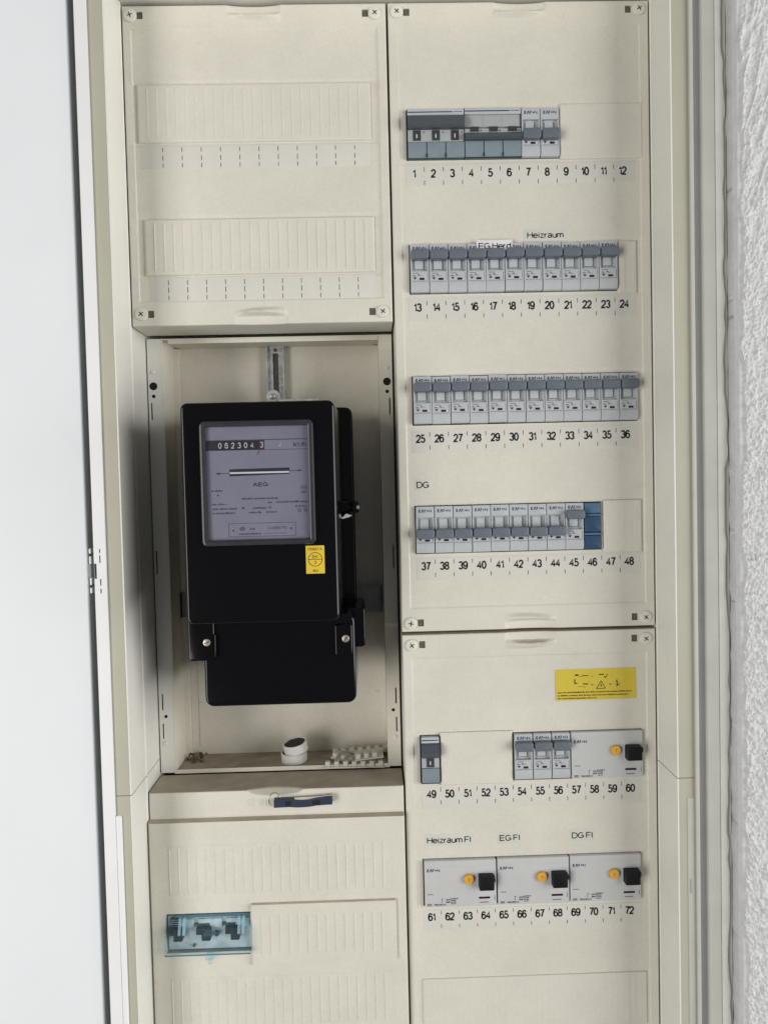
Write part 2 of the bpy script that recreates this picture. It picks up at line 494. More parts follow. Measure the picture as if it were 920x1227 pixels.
def relief(name, xs, zs, hf, m, parent, holes=(), skirt=None, hole_depth=6.0, label=None, local=False):
    """a moulded front: a grid whose depth follows hf(x, z); holes are rectangles; skirt = depth of its sides"""
    X, Z = np.meshgrid(xs, zs)
    Y = hf(X, Z)
    nz, nx = X.shape
    V = np.stack([X.ravel(), Y.ravel(), Z.ravel()], 1)
    cx = (xs[1:] + xs[:-1]) / 2; cz = (zs[1:] + zs[:-1]) / 2
    CX, CZ = np.meshgrid(cx, cz)
    keep = np.ones(CX.shape, bool)
    for a, b, c, d in holes:
        keep &= ~((CX > a) & (CX < b) & (CZ > c) & (CZ < d))
    I, J = np.nonzero(keep)
    q = I * nx + J
    F = np.stack([q, q + 1, q + nx + 1, q + nx], 1).tolist()
    V = V.tolist()
    def wall(idx, depth):
        b = len(V)
        for i in idx: V.append([V[i][0], depth, V[i][2]])
        for k in range(len(idx) - 1):
            F.append([idx[k], b + k, b + k + 1, idx[k + 1]])
    if skirt is not None:
        bt = list(range(nx)); rt = [k * nx + nx - 1 for k in range(nz)]
        tp = list(range((nz - 1) * nx, nz * nx)); lf = [k * nx for k in range(nz)]
        wall(bt, skirt); wall(rt, skirt); wall(tp[::-1], skirt); wall(lf[::-1], skirt)
    for a, b, c, d in holes:
        ia = int(np.argmin(abs(xs - a))); ib = int(np.argmin(abs(xs - b)))
        ic = int(np.argmin(abs(zs - c))); id_ = int(np.argmin(abs(zs - d)))
        wall([ic * nx + k for k in range(ia, ib + 1)][::-1], hole_depth)
        wall([id_ * nx + k for k in range(ia, ib + 1)], hole_depth)
        wall([k * nx + ia for k in range(ic, id_ + 1)], hole_depth)
        wall([k * nx + ib for k in range(ic, id_ + 1)][::-1], hole_depth)
    return obj_from(name, V, F, m, parent, local, True, 55, label)

def edge_round(X, Z, x0, x1, z0, z1, r):
    d = np.minimum(np.minimum(X - x0, x1 - X), np.minimum(Z - z0, z1 - Z))
    d = np.clip(d, 0, r)
    return r - np.sqrt(np.maximum(0, r * r - (r - d) ** 2))

def vn(u, v, seed):
    """lattice value noise in 0..1"""
    iu = np.floor(u).astype(np.int64); iv = np.floor(v).astype(np.int64)
    fu = u - iu; fv = v - iv
    fu = fu * fu * (3 - 2 * fu); fv = fv * fv * (3 - 2 * fv)
    def h(a, b):
        n = (a * 374761393 + b * 668265263 + seed * 1274126177) & 0xffffffff
        n = ((n ^ (n >> 13)) * 1274126177) & 0xffffffff
        return ((n ^ (n >> 16)) & 0xffff) / 65535.0
    return (h(iu, iv) * (1 - fu) * (1 - fv) + h(iu + 1, iv) * fu * (1 - fv)
            + h(iu, iv + 1) * (1 - fu) * fv + h(iu + 1, iv + 1) * fu * fv)

# ------------------------------------------------------------------ the setting: plaster wall
ZT, ZB = 70.0, -1110.0
xs = np.concatenate([np.arange(302.8, 362, .55), np.arange(364, 900, 12.0)])
zs = np.arange(ZB, ZT, .8)
def plaster_h(X, Z):
    def rot(a):
        c, s = math.cos(a), math.sin(a)
        return X * c + Z * s, -X * s + Z * c
    t = np.clip((Z + 420) / 330, 0, 1)
    u1, v1 = rot(-.30); u2, v2 = rot(.42); u3, v3 = rot(.95)
    def ridge(u, v, su, sv, sd):
        n = vn(u / su, v / sv, sd) + .35 * vn(u / su * 2.1, v / sv * 2.1, sd + 7)
        return np.clip(1 - abs(n / 1.35 - .5) * 3.6, 0, 1) ** 1.3
    r1 = ridge(u1, v1, 5.0, 26, 3); r2 = ridge(u2, v2, 4.5, 15, 11); r3 = ridge(u3, v3, 4, 9, 19)
    g = vn(X / 1.9, Z / 2.3, 5) * .85 + vn(X / 1.15, Z / 1.3, 9) * .75
    h = t * (1.9 * r1 + .6 * r2) + (1 - t) * (.75 * r2 + .55 * r3 + .35 * r1) + (2.2 - .9 * t) * g
    edge = np.clip((X - 305.0 - 5 * vn(Z / 18, Z * 0, 31)) / 2.0, 0, 1)
    fall = np.clip((306.5 - X) / 3.0, 0, 1) ** 2 * 4
    return -57.0 - h * (.15 + .85 * edge) * .92 + fall + vn(X / 30, Z / 40, 2) * 1.5
X, Z = np.meshgrid(xs, zs)
nz, nx = X.shape
Y = plaster_h(X, Z)
XX = X.copy(); XX[:, 0] += (vn(zs / 9, zs * 0, 44) - .5) * 1.6
V = np.stack([XX.ravel(), Y.ravel(), Z.ravel()], 1).tolist()
q = (np.arange(nz - 1)[:, None] * nx + np.arange(nx - 1)[None, :]).ravel()
F = np.stack([q, q + 1, q + nx + 1, q + nx], 1).tolist()
b = len(V)
for k in range(nz): V.append([XX[k, 0] + .4, -30.0, zs[k]])
for k in range(nz - 1): F.append([k * nx, (k + 1) * nx, b + k + 1, b + k])
wall = obj_from('plaster_wall', V, F, M['plaster'], None, False, True, 60)
tag(wall, kind='structure')
mb = MB()
mb.box(-900, 900, 125, 160, ZB, ZT)
mb.box(-900, 900, -40, 125, ZT, ZT + 60)
mb.box(304.5, 900, -29, 124, ZB, ZT - 1)
mb.build('wall_core', M['plaster'], wall, smooth=False)

# wide white panel left of the frame, with a fold added to make the dark shadow strip beside the lip
pn = MB()
pn.prof_z([(-620, -47.0), (-284.6, -47.0), (-283.8, -46.7), (-283.4, -46.0), (-283.4, -31.5), (-270, -31.5), (-270, -29), (-620, -29)], -1110, 69)
po = pn.build('side_panel', M['panel'])
tag(po, 'large smooth bluish white panel along the left side of the cabinet', 'panel')
tb = MB()  # white tabs added to stand for light spots falling through the lip slots
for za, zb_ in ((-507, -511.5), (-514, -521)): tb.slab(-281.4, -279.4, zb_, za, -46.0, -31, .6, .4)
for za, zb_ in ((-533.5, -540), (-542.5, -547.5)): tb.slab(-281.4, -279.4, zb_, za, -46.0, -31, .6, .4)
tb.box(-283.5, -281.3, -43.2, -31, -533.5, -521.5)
tb.build('light_spot_tab', M['panel'], po)

# ------------------------------------------------------------------ the cabinet
cab = empty('cabinet', 0, 48, -1110, 'cream steel electrical cabinet set into the wall, holding all four covers and the black meter', 'cabinet')
ZS = -733.5                                                        # seam between the two wall sheets
for sx in (-1, 1):
    m = MB()
    xw = sx * 250.6
    def wallsheet(z0, z1):
        # front sheet to the cover line, a shallow rib, then the deep sheet
        pts = [(-46.5, 0), (-1.5, 0), (0, -.9), (1.5, 0), (110, 0), (110, 1.4), (-46.5, 1.4)]
        V = []
        for z in (z0, z1):
            for y, o in pts: V.append((xw + sx * o, y, z))
        n = len(pts)
        F = [tuple(range(n)), tuple(range(n, 2 * n))] + [(i, (i + 1) % n, n + (i + 1) % n, n + i) for i in range(n)]
        m.add(V, F)
    wallsheet(ZS + .35, 66); wallsheet(-1108, ZS - .35)
    m.build('side_wall', M['steel'], cab, sharp=20)
    m = MB()
    a, b_ = sorted((sx * 252.2, sx * 266.4))
    m.box(a, b_, -46.4, -45, ZS + .3, 66); m.box(a, b_, -46.4, -45, -1108, ZS - .3)
    m.build('flange', M['beige'], cab)

# white lip at the left with latch slots and a notch; the strip widens below the seam
lx = lines(-276.2, -266.3, 1.0, [-276.2, -274.0, -271.4, -270.2])
sl = [(-507.5, -511.0), (-513.2, -520.0), (-534.5, -540.5), (-543.2, -547.5)]
lz = lines(-1108, 66, 20, [z for p in sl for z in p] + [-520.6, -534.2])
holes = [(-271.4, -270.2, z1, z0) for z0, z1 in sl] + [(-276.3, -274.0, -534.2, -520.6)]
relief('lip', lx, lz, lambda X, Z: -48.4 + 0 * X, M['lip'], cab, holes, None, -47.6)
m = MB(); m.box(-266.3, -265.3, -48.4, -46.6, -1108, 66); m.build('lip_return', M['lip'], cab)
m = MB(); m.slab(-265.2, -259.9, -1108, -751, -48.2, -46.5, 2.2, .8); m.build('trim_strip', M['lip'], cab)
m = MB(); m.slab(259.4, 266.5, -1108, -752, -46.9, -46.2, .6, .35)
m.build('trim_strip', M['lighttrim'], cab)
m = MB(); m.slab(261.0, 262.8, -842, -828, -47.05, -46.8, .8, .05); m.build('trim_slot', M['greytrim'], cab)

# right-hand frame strips
m = MB(); m.slab(266.6, 270.2, -1108, 66, -49.0, -40, .6, .6); m.build('lip', M['lighttrim'], cab)
m = MB(); m.box(270.2, 279.2, -42.5, -40, -1108, 66); m.build('frame_groove', M['greytrim'], cab)
m = MB(); m.slab(279.2, 290.8, -1108, 66, -46.0, -38, .8, .8)
m.build('frame_strip', M['lighttrim'], cab)
# wavy sealant bead
rnd = random.Random(4)
zz = np.arange(-1108, 66, 4.0)
wr = 299.2 + 3.4 * (vn(zz / 60, zz * 0, 3) - .5) + 2.2 * (vn(zz / 14, zz * 0, 8) - .5)
V = []; F = []
prof = [(291.0, 0.0), (292.0, -1.2), (295.0, -1.8)]
for k, z in enumerate(zz):
    row = [(290.9, -43.5), (291.6, -45.4), (294.5, -46.3), (wr[k] - 1.2, -45.8), (wr[k], -44.4), (wr[k] + .3, -41)]
    for x, y in row: V.append((x, y, z))
n = 6
for k in range(len(zz) - 1):
    for i in range(n - 1): F.append((k * n + i, k * n + i + 1, (k + 1) * n + i + 1, (k + 1) * n + i))
obj_from('sealant_bead', V, F, M['caulk'], cab)
m = MB(); m.box(290.8, 302.2, -43.0, -38, -1108, 66); m.build('frame_edge', M['lighttrim'], cab)

# top wall, back plate, unseen dark plates added behind the covers to block light
m = MB(); m.box(-249, 249, -46, 122, 3.0, 4.2); m.build('top_wall', M['steel'], cab)
m = MB(); m.box(-249.5, 249.5, 101, 103, -1108, 2.5); m.build('back_plate', M['bay'], cab)
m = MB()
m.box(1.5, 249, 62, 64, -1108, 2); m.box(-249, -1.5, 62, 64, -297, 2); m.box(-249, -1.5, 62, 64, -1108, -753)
m.build('light_block_plate', M['hole'], cab)

# meter bay: front frame with punched holes, side returns, floor, rails
bay = bpy.data.objects.new('meter_bay', None); link(bay); bay.parent = cab; bay.location = (0, 0, 0)
def punched(x0, x1, side):
    s = 1 if side > 0 else -1
    def mx(q): return q if s < 0 else -250.6 - q
    slots = [(-247.1, -245.7, -384.2, -367), (-247.3, -245.9, -542, -517.7), (-246.4, -245.0, -683, -666.5), (-246.5, -245.1, -712.6, -697)]
    if s > 0: slots = [(-250.6 - b, -250.6 - a, c, d) for a, b, c, d in slots]
    xs = lines(x0, x1, 2.0, [v for q in slots for v in q[:2]])
    zs = lines(-748.6, -302.4, 12, [v for q in slots for v in q[2:]])
    relief('bay_frame', xs, zs, lambda X, Z: 48 + 0 * X, M['bay'] if s > 0 else M['steel'], bay, slots, None, 49.5)
    for z, r in ((-350.1, 4.0), (-360.3, 1.8), (-689.6, 1.7)):
        xx = (-244.0 if z > -600 else -242.6)
        if s > 0: xx = -250.6 - xx
        k = MB().cyl(xx, z, r, 47.8, 48.05, .05, 24)
        k.build('punched_hole', M['hole'], bay)
    for z in (-336, -718):
        xx = -244.2 if s < 0 else -6.4
        k = MB().cyl(xx, z, 2.2, 47.2, 48, .5, 20)
        k.build('rivet', M['steel'] if s < 0 else M['bay'], bay)
punched(-249.4, -235.6, -1)
punched(-12.9, -1.0, 1)
m = MB()
m.box(-235.6, -233.8, 48, 101, -748, -302.4); m.box(-233.7, -228.5, 92, 100.9, -748, -305)
m.box(-14.6, -12.9, 48, 101, -748, -302.4); m.box(-19.5, -14.7, 95, 100.9, -748, -305)
m.build('bay_side', M['bay'], bay)
m = MB()
m.box(-233.7, -14.7, 48.2, 100.8, -303.6, -302.4); m.box(-228, -15, 48, 49, -307.6, -303.7)
m.build('bay_top', M['bay'], bay)
m = MB()
m.box(-233.7, -14.7, 49.1, 100.8, -749.4, -748.4); m.box(-235.5, -13, 47.7, 49, -749.6, -745.4)
m.build('bay_floor', M['bay'], bay)
# slotted galvanised rail that carries the meter, with its bolt and hook
m = MB()
m.box(-134.6, -128.0, 96, 98, -385, -302); m.box(-122.0, -115.6, 96, 98, -385, -302)
m.box(-128.0, -122.0, 96, 98, -311, -302); m.box(-134.6, -133.4, 92, 96, -385, -302); m.box(-116.8, -115.6, 92, 96, -385, -302)
m.build('slotted_rail', M['zinc'], bay)
m = MB(); m.cyl(-125, -307.5, 2.0, 95, 96.2, .3, 16); m.box(-127.9, -122.1, 99, 100, -385, -311)
m.build('rail_backing', M['slotdark'], bay)
m = MB()
m.box(-233.2, -214, 90, 93, -594, -567); m.box(-44, -16.8, 90, 93, -593.5, -565)
m.box(-214, -44, 92, 94, -590, -570)
m.build('crossbar', M['crossb'], bay)
m = MB(); m.box(-17.3, -16.6, 86, 93, -593.6, -564.8); m.build('crossbar_end', M['hole'], bay)
m = MB(); m.box(-233.4, -232.7, 86, 93, -594, -567)
m.build('crossbar_end', M['hole'], bay)
# small scratches on the back plate
m = MB(); m.bar(-221, -217, -690.6, -690.1, 100.85); m.bar(-26, -21, -683.8, -683.3, 100.85)
m.bar(-226.5, -226.2, -745, -320, 91.9); m.line(-221, -620, -220.4, -740, .4, 100.85)
m.build('scratch', M['crossb'], bay)

# ------------------------------------------------------------------ the four covers
ROWTOP = {1: -100.8, 2: -227.4, 3: -352.9, 4: -477.7, 5: -702.4, 6: -825.7}
X0 = 16.7; P = 18.12

def grip(X, Z, xc, zedge, sgn, w=25.0, flip=1):
    """moulded finger scoop at a cover's edge; sgn is the direction into the cover"""
    t = np.clip((X - xc) / w, -1, 1); d = (Z - zedge) * sgn
    bow = np.maximum(1 - t * t, 0)
    arch = 8.6 + 1.6 * bow
    scoop = np.clip((arch - d) / 2.2, 0, 1) * 3.0 * bow ** .7
    th = 2.6 + 1.4 * flip * t
    bar = np.clip((d - arch + 1.5) / 2.8, 0, 1) * np.clip((arch + th + 3.2 - d) / 3.6, 0, 1) * bow ** .8
    return scoop - 4.2 * bar

def inner_step(X, Z, x0, x1, z0, z1, w=.9):
    return np.minimum(box_ss(X, x0, x1, w), box_ss(Z, z0, z1, w * 1.6))

def screw_set(cov, pts, holes_=None):
    for k, (x, z, sd, ang, yy) in enumerate(pts):
        s = MB()
        s.cyl(x, z, 6.0, yy - 1.7, yy + 1, .7, 28, dome=.5)
        so = s.build('screw', M['screw'], cov)
        hx = holes_[k] if holes_ else None
        if hx: MB().slab(hx[0] - 2.7, hx[0] + 2.7, hx[1] - 3.2, hx[1] + 3.2, yy + 1.0, yy + 3, .3, .05).build('pocket_shade', M['slotdark'], cov)  # dark plate paints in the shade inside the pocket
        c = MB()
        for a in (ang, ang + 90):
            a = math.radians(a); L_ = 2.6
            c.line(x - L_ * math.cos(a), z - L_ * math.sin(a), x + L_ * math.cos(a), z + L_ * math.sin(a), .95, yy - 2.34)
        c.build('cross_recess', M['cork'], so)

def pocket(X, Z, x, z):
    return 6.0 * np.minimum(box_ss(X, x - 2.9, x + 2.9, .3), box_ss(Z, z - 3.4, z + 3.4, .3))

def ribs(X, Z, x_list, z0, z1, w, h):
    out = np.zeros_like(X)
    zz_ = box_ss(Z, z0, z1, 1.2)
    for x in x_list:
        out = np.maximum(out, np.clip(1 - abs(X - x) / w, 0, 1) * zz_)
    return out * h

EDGE = (0, .25, .7, 1.5)
def xz_lines(x0, x1, z0, z1, xb, zb, step=1.1):
    xb2 = list(xb); zb2 = list(zb)
    for e in EDGE: xb2 += [x0 + e, x1 - e]; zb2 += [z0 + e, z1 - e]
    return lines(x0, x1, step, xb2), lines(z0, z1, step, zb2)

def spread(v, w): return [q + d for q in v for d in w]

# --- top left: blind cover
c1 = empty('blind_cover', -125, 0, -300, 'cream blind cover above the black meter, with two blank strips and unnumbered label strips', 'cover', 'cabinet covers')
def h1(X, Z):
    h = edge_round(X, Z, -249, -1, -299.6, -.4, 1.5)
    h = h + 1.0 * inner_step(X, Z, -241.3, -9, -277.5, -22.5)
    for zt, zb in ((-70, -131), (-196, -255)):
        h = h + 1.1 * np.minimum(np.clip((X + 247) / 7, 0, 1) * np.clip((-8 - X) / 6, 0, 1), box_ss(Z, zb, zt, 2))
    h = h + grip(X, Z, -126.5, -299.6, 1, 25, 1) + grip(X, Z, -125, -.4, -1, 25, 1)
    h = h - ribs(X, Z, [-155, -153, -97, -95, -93], -294, -282, .5, .5)
    for x, z in ((-232.3, -9.6), (-20.5, -9.8), (-230.9, -288.3), (-20.2, -289.6)): h = h + pocket(X, Z, x, z)
    return h
xb = spread([-241.3, -9], (0, .45, .9)) + spread([-232.3, -20.5, -230.9, -20.2], (-2.9, -2.6, 2.6, 2.9)) + [-151.5, -101.5, -150, -100]
zb = spread([-277.5, -22.5], (-1.44, 0, 1.44)) + spread([-9.6, -288.3, -289.6, -9.8], (-3.4, -3.1, 3.1, 3.4))
xs, zs = xz_lines(-249, -1, -299.6, -.4, xb, zb)
relief('cover_plate', xs, zs, h1, M['cover'], c1, (), 47)
screw_set(c1, [(-241.0, -9.9, 0, 20, 0), (-11.4, -10.2, 0, 40, 0), (-239.9, -288.2, 0, 38, 0), (-10.2, -289.8, 0, 50, 0)], ((-232.3, -9.6), (-20.5, -9.8), (-230.9, -288.3), (-20.2, -289.6)))

def blank_strip(parent, x0, x1, z0, z1, y, hh, ribx, ribh, name='blanking_strip', rz=(3, 3), r=1.6, m='strip'):
    def hb(X, Z):
        h = edge_round(X, Z, x0, x1, z0, z1, r) * (hh / r)
        return y - hh + h - ribs(X, Z, ribx, z0 + rz[0], z1 - rz[1], .55, ribh)
    xb = spread(ribx, (-.55, 0, .55)) + spread([x0, x1], EDGE) + spread([x0, x1], [-e for e in EDGE])
    zb = spread([z0, z1], EDGE) + spread([z0, z1], [-e for e in EDGE]) + spread([z0 + rz[0], z1 - rz[1]], (-1.2, 0, 1.2))
    return relief(name, lines(x0, x1, 3, xb), lines(z0, z1, 3, zb), hb, M[m], parent, (), y + 2)

blank_strip(c1, -237.6, -17.3, -127.6, -73.3, 1.9, 2.1, [-228 + 9.07 * k for k in range(23)], .32)
blank_strip(c1, -234.8, -16.4, -252.0, -199.0, 1.9, 2.1, [-225 + 9.07 * k for k in range(23)], .6)

def label_strip(parent, x0, x1, z0, z1, y, first, pitch, dash_x, segs, nums=None, zn=None, wn=9.0, capn=8.3):
    s = MB(); s.slab(x0, x1, z0, z1, y - .15, y + .5, .4, .1)
    so = s.build('label_strip', M['label'], parent)
    t = MB()
    yy = y - .22
    for k in range(11):
        xd = dash_x + pitch * k
        for a, b_ in segs: t.bar(xd - .28, xd + .28, b_, a, yy)
    t.build('dash_marks', M['ink'], so)
    if nums:
        t = MB()
        for k, nmb in enumerate(nums):
            s_ = str(nmb)
            tot = sum(G[ch][0] for ch in s_) + .22 * (len(s_) - 1)
            t.text(s_, first + pitch * k, zn, capn, yy, 1.7 + 4.3 * tot, .185)
        t.build('numbering', M['ink'], so)
    return so
label_strip(c1, -236, -19, -152, -130.5, 1.1, 0, 18.15, -214.9, ((-132, -136), (-139.4, -144), (-146.6, -150.4)))
label_strip(c1, -232, -17, -276, -254, 1.1, 0, 18.05, -213.6, ((-256.3, -261), (-263, -268.2), (-270.6, -275)))

# --- top right: cover of rows 1 to 4
c2 = empty('slotted_cover', 125, 0, -600, 'tall cream cover at the upper right, four rows numbered 1 to 48', 'cover', 'cabinet covers')
def slotted(X, Z, z0, z1, rows):
    h = edge_round(X, Z, 1, 249, z0, z1, 1.5)
    h = h + 1.0 * inner_step(X, Z, 9.4, 240.6, z0 + 22.3, z1 - 22.3)
    for r_ in rows:
        zt = ROWTOP[r_] if r_ in ROWTOP else -945
        h = h + .65 * np.minimum(np.clip((X - 3) / 12, 0, 1) * np.clip((244 - X) / 6, 0, 1), box_ss(Z, zt - 51, zt + 4, 2.0))
    return h
XE = X0 + 12 * P
SL2 = [(15.9, X0 + 8 * P + .6, ROWTOP[1] - 46.6, ROWTOP[1] + .8), (15.9, X0 + 11 * P + .6, ROWTOP[2] - 46.6, ROWTOP[2] + .8),
       (15.9, XE + .6, ROWTOP[3] - 46.6, ROWTOP[3] + .8), (15.9, X0 + 10 * P + .6, ROWTOP[4] - 46.2, ROWTOP[4] + .8)]
def h2(X, Z):
    h = slotted(X, Z, -599.6, -.4, (1, 2, 3, 4))
    h = h + grip(X, Z, 127, -599.6, 1, 25, -1) + grip(X, Z, 126, -.4, -1, 25, -1)
    for x, z in ((18.5, -9.4), (229.5, -8.8), (19.6, -590.9), (228.9, -590.5)): h = h + pocket(X, Z, x, z)
    return h
xb = spread([9.4, 240.6], (-.9, -.45, 0, .45, .9)) + spread([18.5, 229.5, 19.6, 228.9], (-2.9, -2.6, 2.6, 2.9)) + [v for s in SL2 for v in s[:2]] + [102, 152, 101, 151]
zb = spread([-577.3, -22.7], (-1.44, 0, 1.44)) + spread([-9.4, -8.8, -590.9, -590.5], (-3.4, -3.1, 3.1, 3.4)) + [v for s in SL2 for v in s[2:]]
xs, zs = xz_lines(1, 249, -599.6, -.4, xb, zb)
relief('cover_plate', xs, zs, h2, M['cover'], c2, SL2, 47, 8)
screw_set(c2, [(9.4, -9.2, 0, 45, 0), (239.8, -8.8, 0, 30, 0), (9.9, -591.2, 0, 80, 0), (239.4, -590.9, 0, 50, 0)], ((18.5, -9.4), (229.5, -8.8), (19.6, -590.9), (228.9, -590.5)))
YI = 2.0                                                           # depth of the recessed inner face near the slots
blank_strip(c2, X0 + 8 * P + .9, 242.0, -148.6, -96.0, YI, 2.4, [], 0, r=1.2)
blank_strip(c2, X0 + 11 * P + .9, 235.4, -276.5, -226.3, YI, 2.4, [222.5], .25, r=1.6)
blank_strip(c2, X0 + 10 * P + .9, 237.2, -527.0, -475.4, YI, 2.4, [201 + 6.0 * k for k in range(6)], .15, r=1.2)
DS = lambda zc: ((zc + 6.2, zc + 2.0), (zc - 6.6, zc - 10.6))
label_strip(c2, 14.5, 234.5, -171.0, -151.5, 1.0, 22.9, 18.17, 32.4, DS(-160.0), range(1, 13), -159.8)
label_strip(c2, 14.5, 234.5, -300.0, -278.5, 1.0, 23.3, 18.14, 32.2, DS(-286.6), range(13, 25), -286.5)
label_strip(c2, 14.5, 234.5, -426.0, -404.5, 1.0, 23.3, 18.08, 32.2, DS(-412.3), range(25, 37), -412.2)
label_strip(c2, 17.0, 235.5, -549.5, -528.0, 1.0, 25.8, 18.05, 34.9, DS(-535.8), range(37, 49), -535.8)
def name_label(parent, txt, xl, z, cap, y, w, lx0, lx1, lz0, lz1, film='paper'):
    s = MB(); s.slab(lx0, lx1, lz0, lz1, y - .12, y + .3, .5, .05)
    so = s.build('name_label', M[film], parent)
    t = MB(); t.text(txt, xl, z, cap, y - .3, w, .145, 'l'); t.build('lettering', M['ink'], so)
    return so
name_label(c2, 'Heizraum', 129.8, -219.6, 6.0, 1.0, 35.0, 126.5, 167, -225.5, -214)
name_label(c2, 'EG Herd', 82.3, -230.4, 6.0, -2.9, 31.0, 80.3, 114.6, -235.6, -224.8, 'whitepaper')
name_label(c2, 'DG', 18.5, -456.8, 6.3, 1.0, 11.9, 17, 33, -462.5, -451)

# --- bottom right: cover of rows 5 and 6
c3 = empty('slotted_cover', 125, 0, -1100, 'cream cover at the lower right with a yellow warning sticker, rows 49 to 72', 'cover', 'cabinet covers')
SL3 = [(15.9, 35.3, ROWTOP[5] - 47.2, ROWTOP[5] + .8), (X0 + 5 * 18.25 - .8, 235.0, ROWTOP[5] - 47.2, ROWTOP[5] + .8),
       (16.2, 232.2, ROWTOP[6] - 46.6, ROWTOP[6] + .8)]
def h3(X, Z):
    h = slotted(X, Z, -1100, -602.6, (5, 6))
    h = h + grip(X, Z, 126.5, -602.6, -1, 25, -1)
    for x, z in ((20.4, -612.2), (228.3, -611.6)): h = h + pocket(X, Z, x, z)
    return h
xb = spread([9.4, 240.6], (-.9, -.45, 0, .45, .9)) + spread([20.4, 228.3], (-2.9, -2.6, 2.6, 2.9)) + [v for s in SL3 for v in s[:2]] + [101.5, 151.5]
zb = spread([-624.9], (-1.44, 0, 1.44)) + spread([-612.2, -611.6], (-3.4, -3.1, 3.1, 3.4)) + [v for s in SL3 for v in s[2:]]
xs, zs = xz_lines(1, 249, -1100, -602.6, xb, zb)
relief('cover_plate', xs, zs, h3, M['cover'], c3, SL3, 47, 8)
screw_set(c3, [(10.2, -612.6, 0, 35, 0), (239.3, -612.0, 0, 50, 0)], ((20.4, -612.2), (228.3, -611.6)))
blank_strip(c3, 35.6, X0 + 5 * 18.25 - 1.1, -752.0, -699.0, YI, 2.4, [], 0, r=1.2)
blank_strip(c3, 13.4, 237.0, -998, -945.2, YI, 2.4, [24 + 6.05 * k for k in range(35)], .10, r=1.2)
label_strip(c3, 17, 234.0, -775.5, -753.6, 1.0, 26.3, 17.86, 35.4, DS(-760.2), range(49, 61), -760.4)
label_strip(c3, 16, 232.0, -897.5, -876.0, 1.0, 24.1, 17.83, 33.4, ((-877.5, -881), (-891.0, -894.5)), range(61, 73), -883.4)
name_label(c3, 'Heizraum FI', 20.9, -806.6, 6.2, 1.0, 43.5, 19, 66, -812.6, -800.5)
name_label(c3, 'EG FI', 92.5, -806.4, 6.0, 1.0, 20.3, 90.6, 114.5, -812, -800.6)
name_label(c3, 'DG FI', 164.0, -806.2, 6.0, 1.0, 20.9, 162, 187, -812, -800.4)
# yellow warning sticker
s = MB(); s.add([(149.9, .62, -641.0), (229.2, .62, -640.7), (229.5, .62, -671.0), (150.3, .62, -671.7)], [(0, 1, 2, 3)])
s.add([(149.9, .95, -641.0), (229.2, .95, -640.7), (229.5, .95, -671.0), (150.3, .95, -671.7)], [(0, 1, 2, 3)])
st = s.build('warning_sticker', M['yellow'], c3)
t = MB(); rnd = random.Random(2); y = .5
def sp(px, py):      # position inside the sticker from its upper left corner, mm
    return 150 + px, -641 - py
x, z = sp(19.5, 6.2); t.bar(x, x + 3.2, z - .2, z + 1.4, y); t.bar(x + 3.6, x + 7, z - 1.0, z - .6, y); t.words(x + 7.2, x + 13, z, 1.3, y, rnd)
x, z = sp(35.3, 7.2); t.bar(x, x + 1.9, z - .2, z + .25, y)
x, z = sp(43, 5.4); t.words(x, x + 4.8, z, 1.7, y, rnd)
x, z = sp(48.0, 7.8); t.line(x, z, x + 1.2, z - 1.4, .7, y); t.line(x + 1.0, z - 1.5, x + 3.6, z + 2.6, .7, y)
x, z = sp(18.6, 12.0); t.bar(x, x + .9, z - 2, z + 2.4, y); t.bar(x, x + 3.0, z - 2.2, z - 1.2, y)
x, z = sp(27.2, 14.4); t.words(x, x + 4.6, z, 1.8, y, rnd); t.line(x - 5, z - 2.4, x + 2.5, z - 3.4, .35, y)
x, z = sp(35, 15.6); t.bar(x, x + 2.2, z - .4, z + .4, y)
x, z = sp(40.4, 19.6)
for a, b_ in (((0, 0), (9, .3)), ((9, .3), (4.6, 7.6)), ((4.6, 7.6), (0, 0))): t.line(x + a[0], z + a[1], x + b_[0], z + b_[1], .6, y)
t.flat([(x + 4.7, z + 5.6), (x + 3.6, z + 2.9), (x + 4.5, z + 3.0), (x + 4.2, z + .9), (x + 5.6, z + 3.6), (x + 4.8, z + 3.5)], y)
x, z = sp(53, 15.4); t.bar(x, x + 2.2, z - .4, z + .4, y)
x, z = sp(59.5, 15.0); t.flat([(x + 1.4, z + 5.0), (x, z + 1.6), (x + 1, z + 1.7), (x + .4, z - 3.3), (x + 2.4, z - .6), (x + 1.5, z - .4), (x + 2.1, z + 2.0), (x + 1.4, z + 2.0)], y)
t.line(x + 1.6, z - 2.4, x + 4.0, z + .2, .6, y)
for py, x1_ in ((22.6, 75), (25.6, 72), (28.4, 40)):
    x, z = sp(2.0, py); t.words(x, 150 + x1_, z, 1.35, y, rnd)
t.build('pictograms', M['ink'], st)

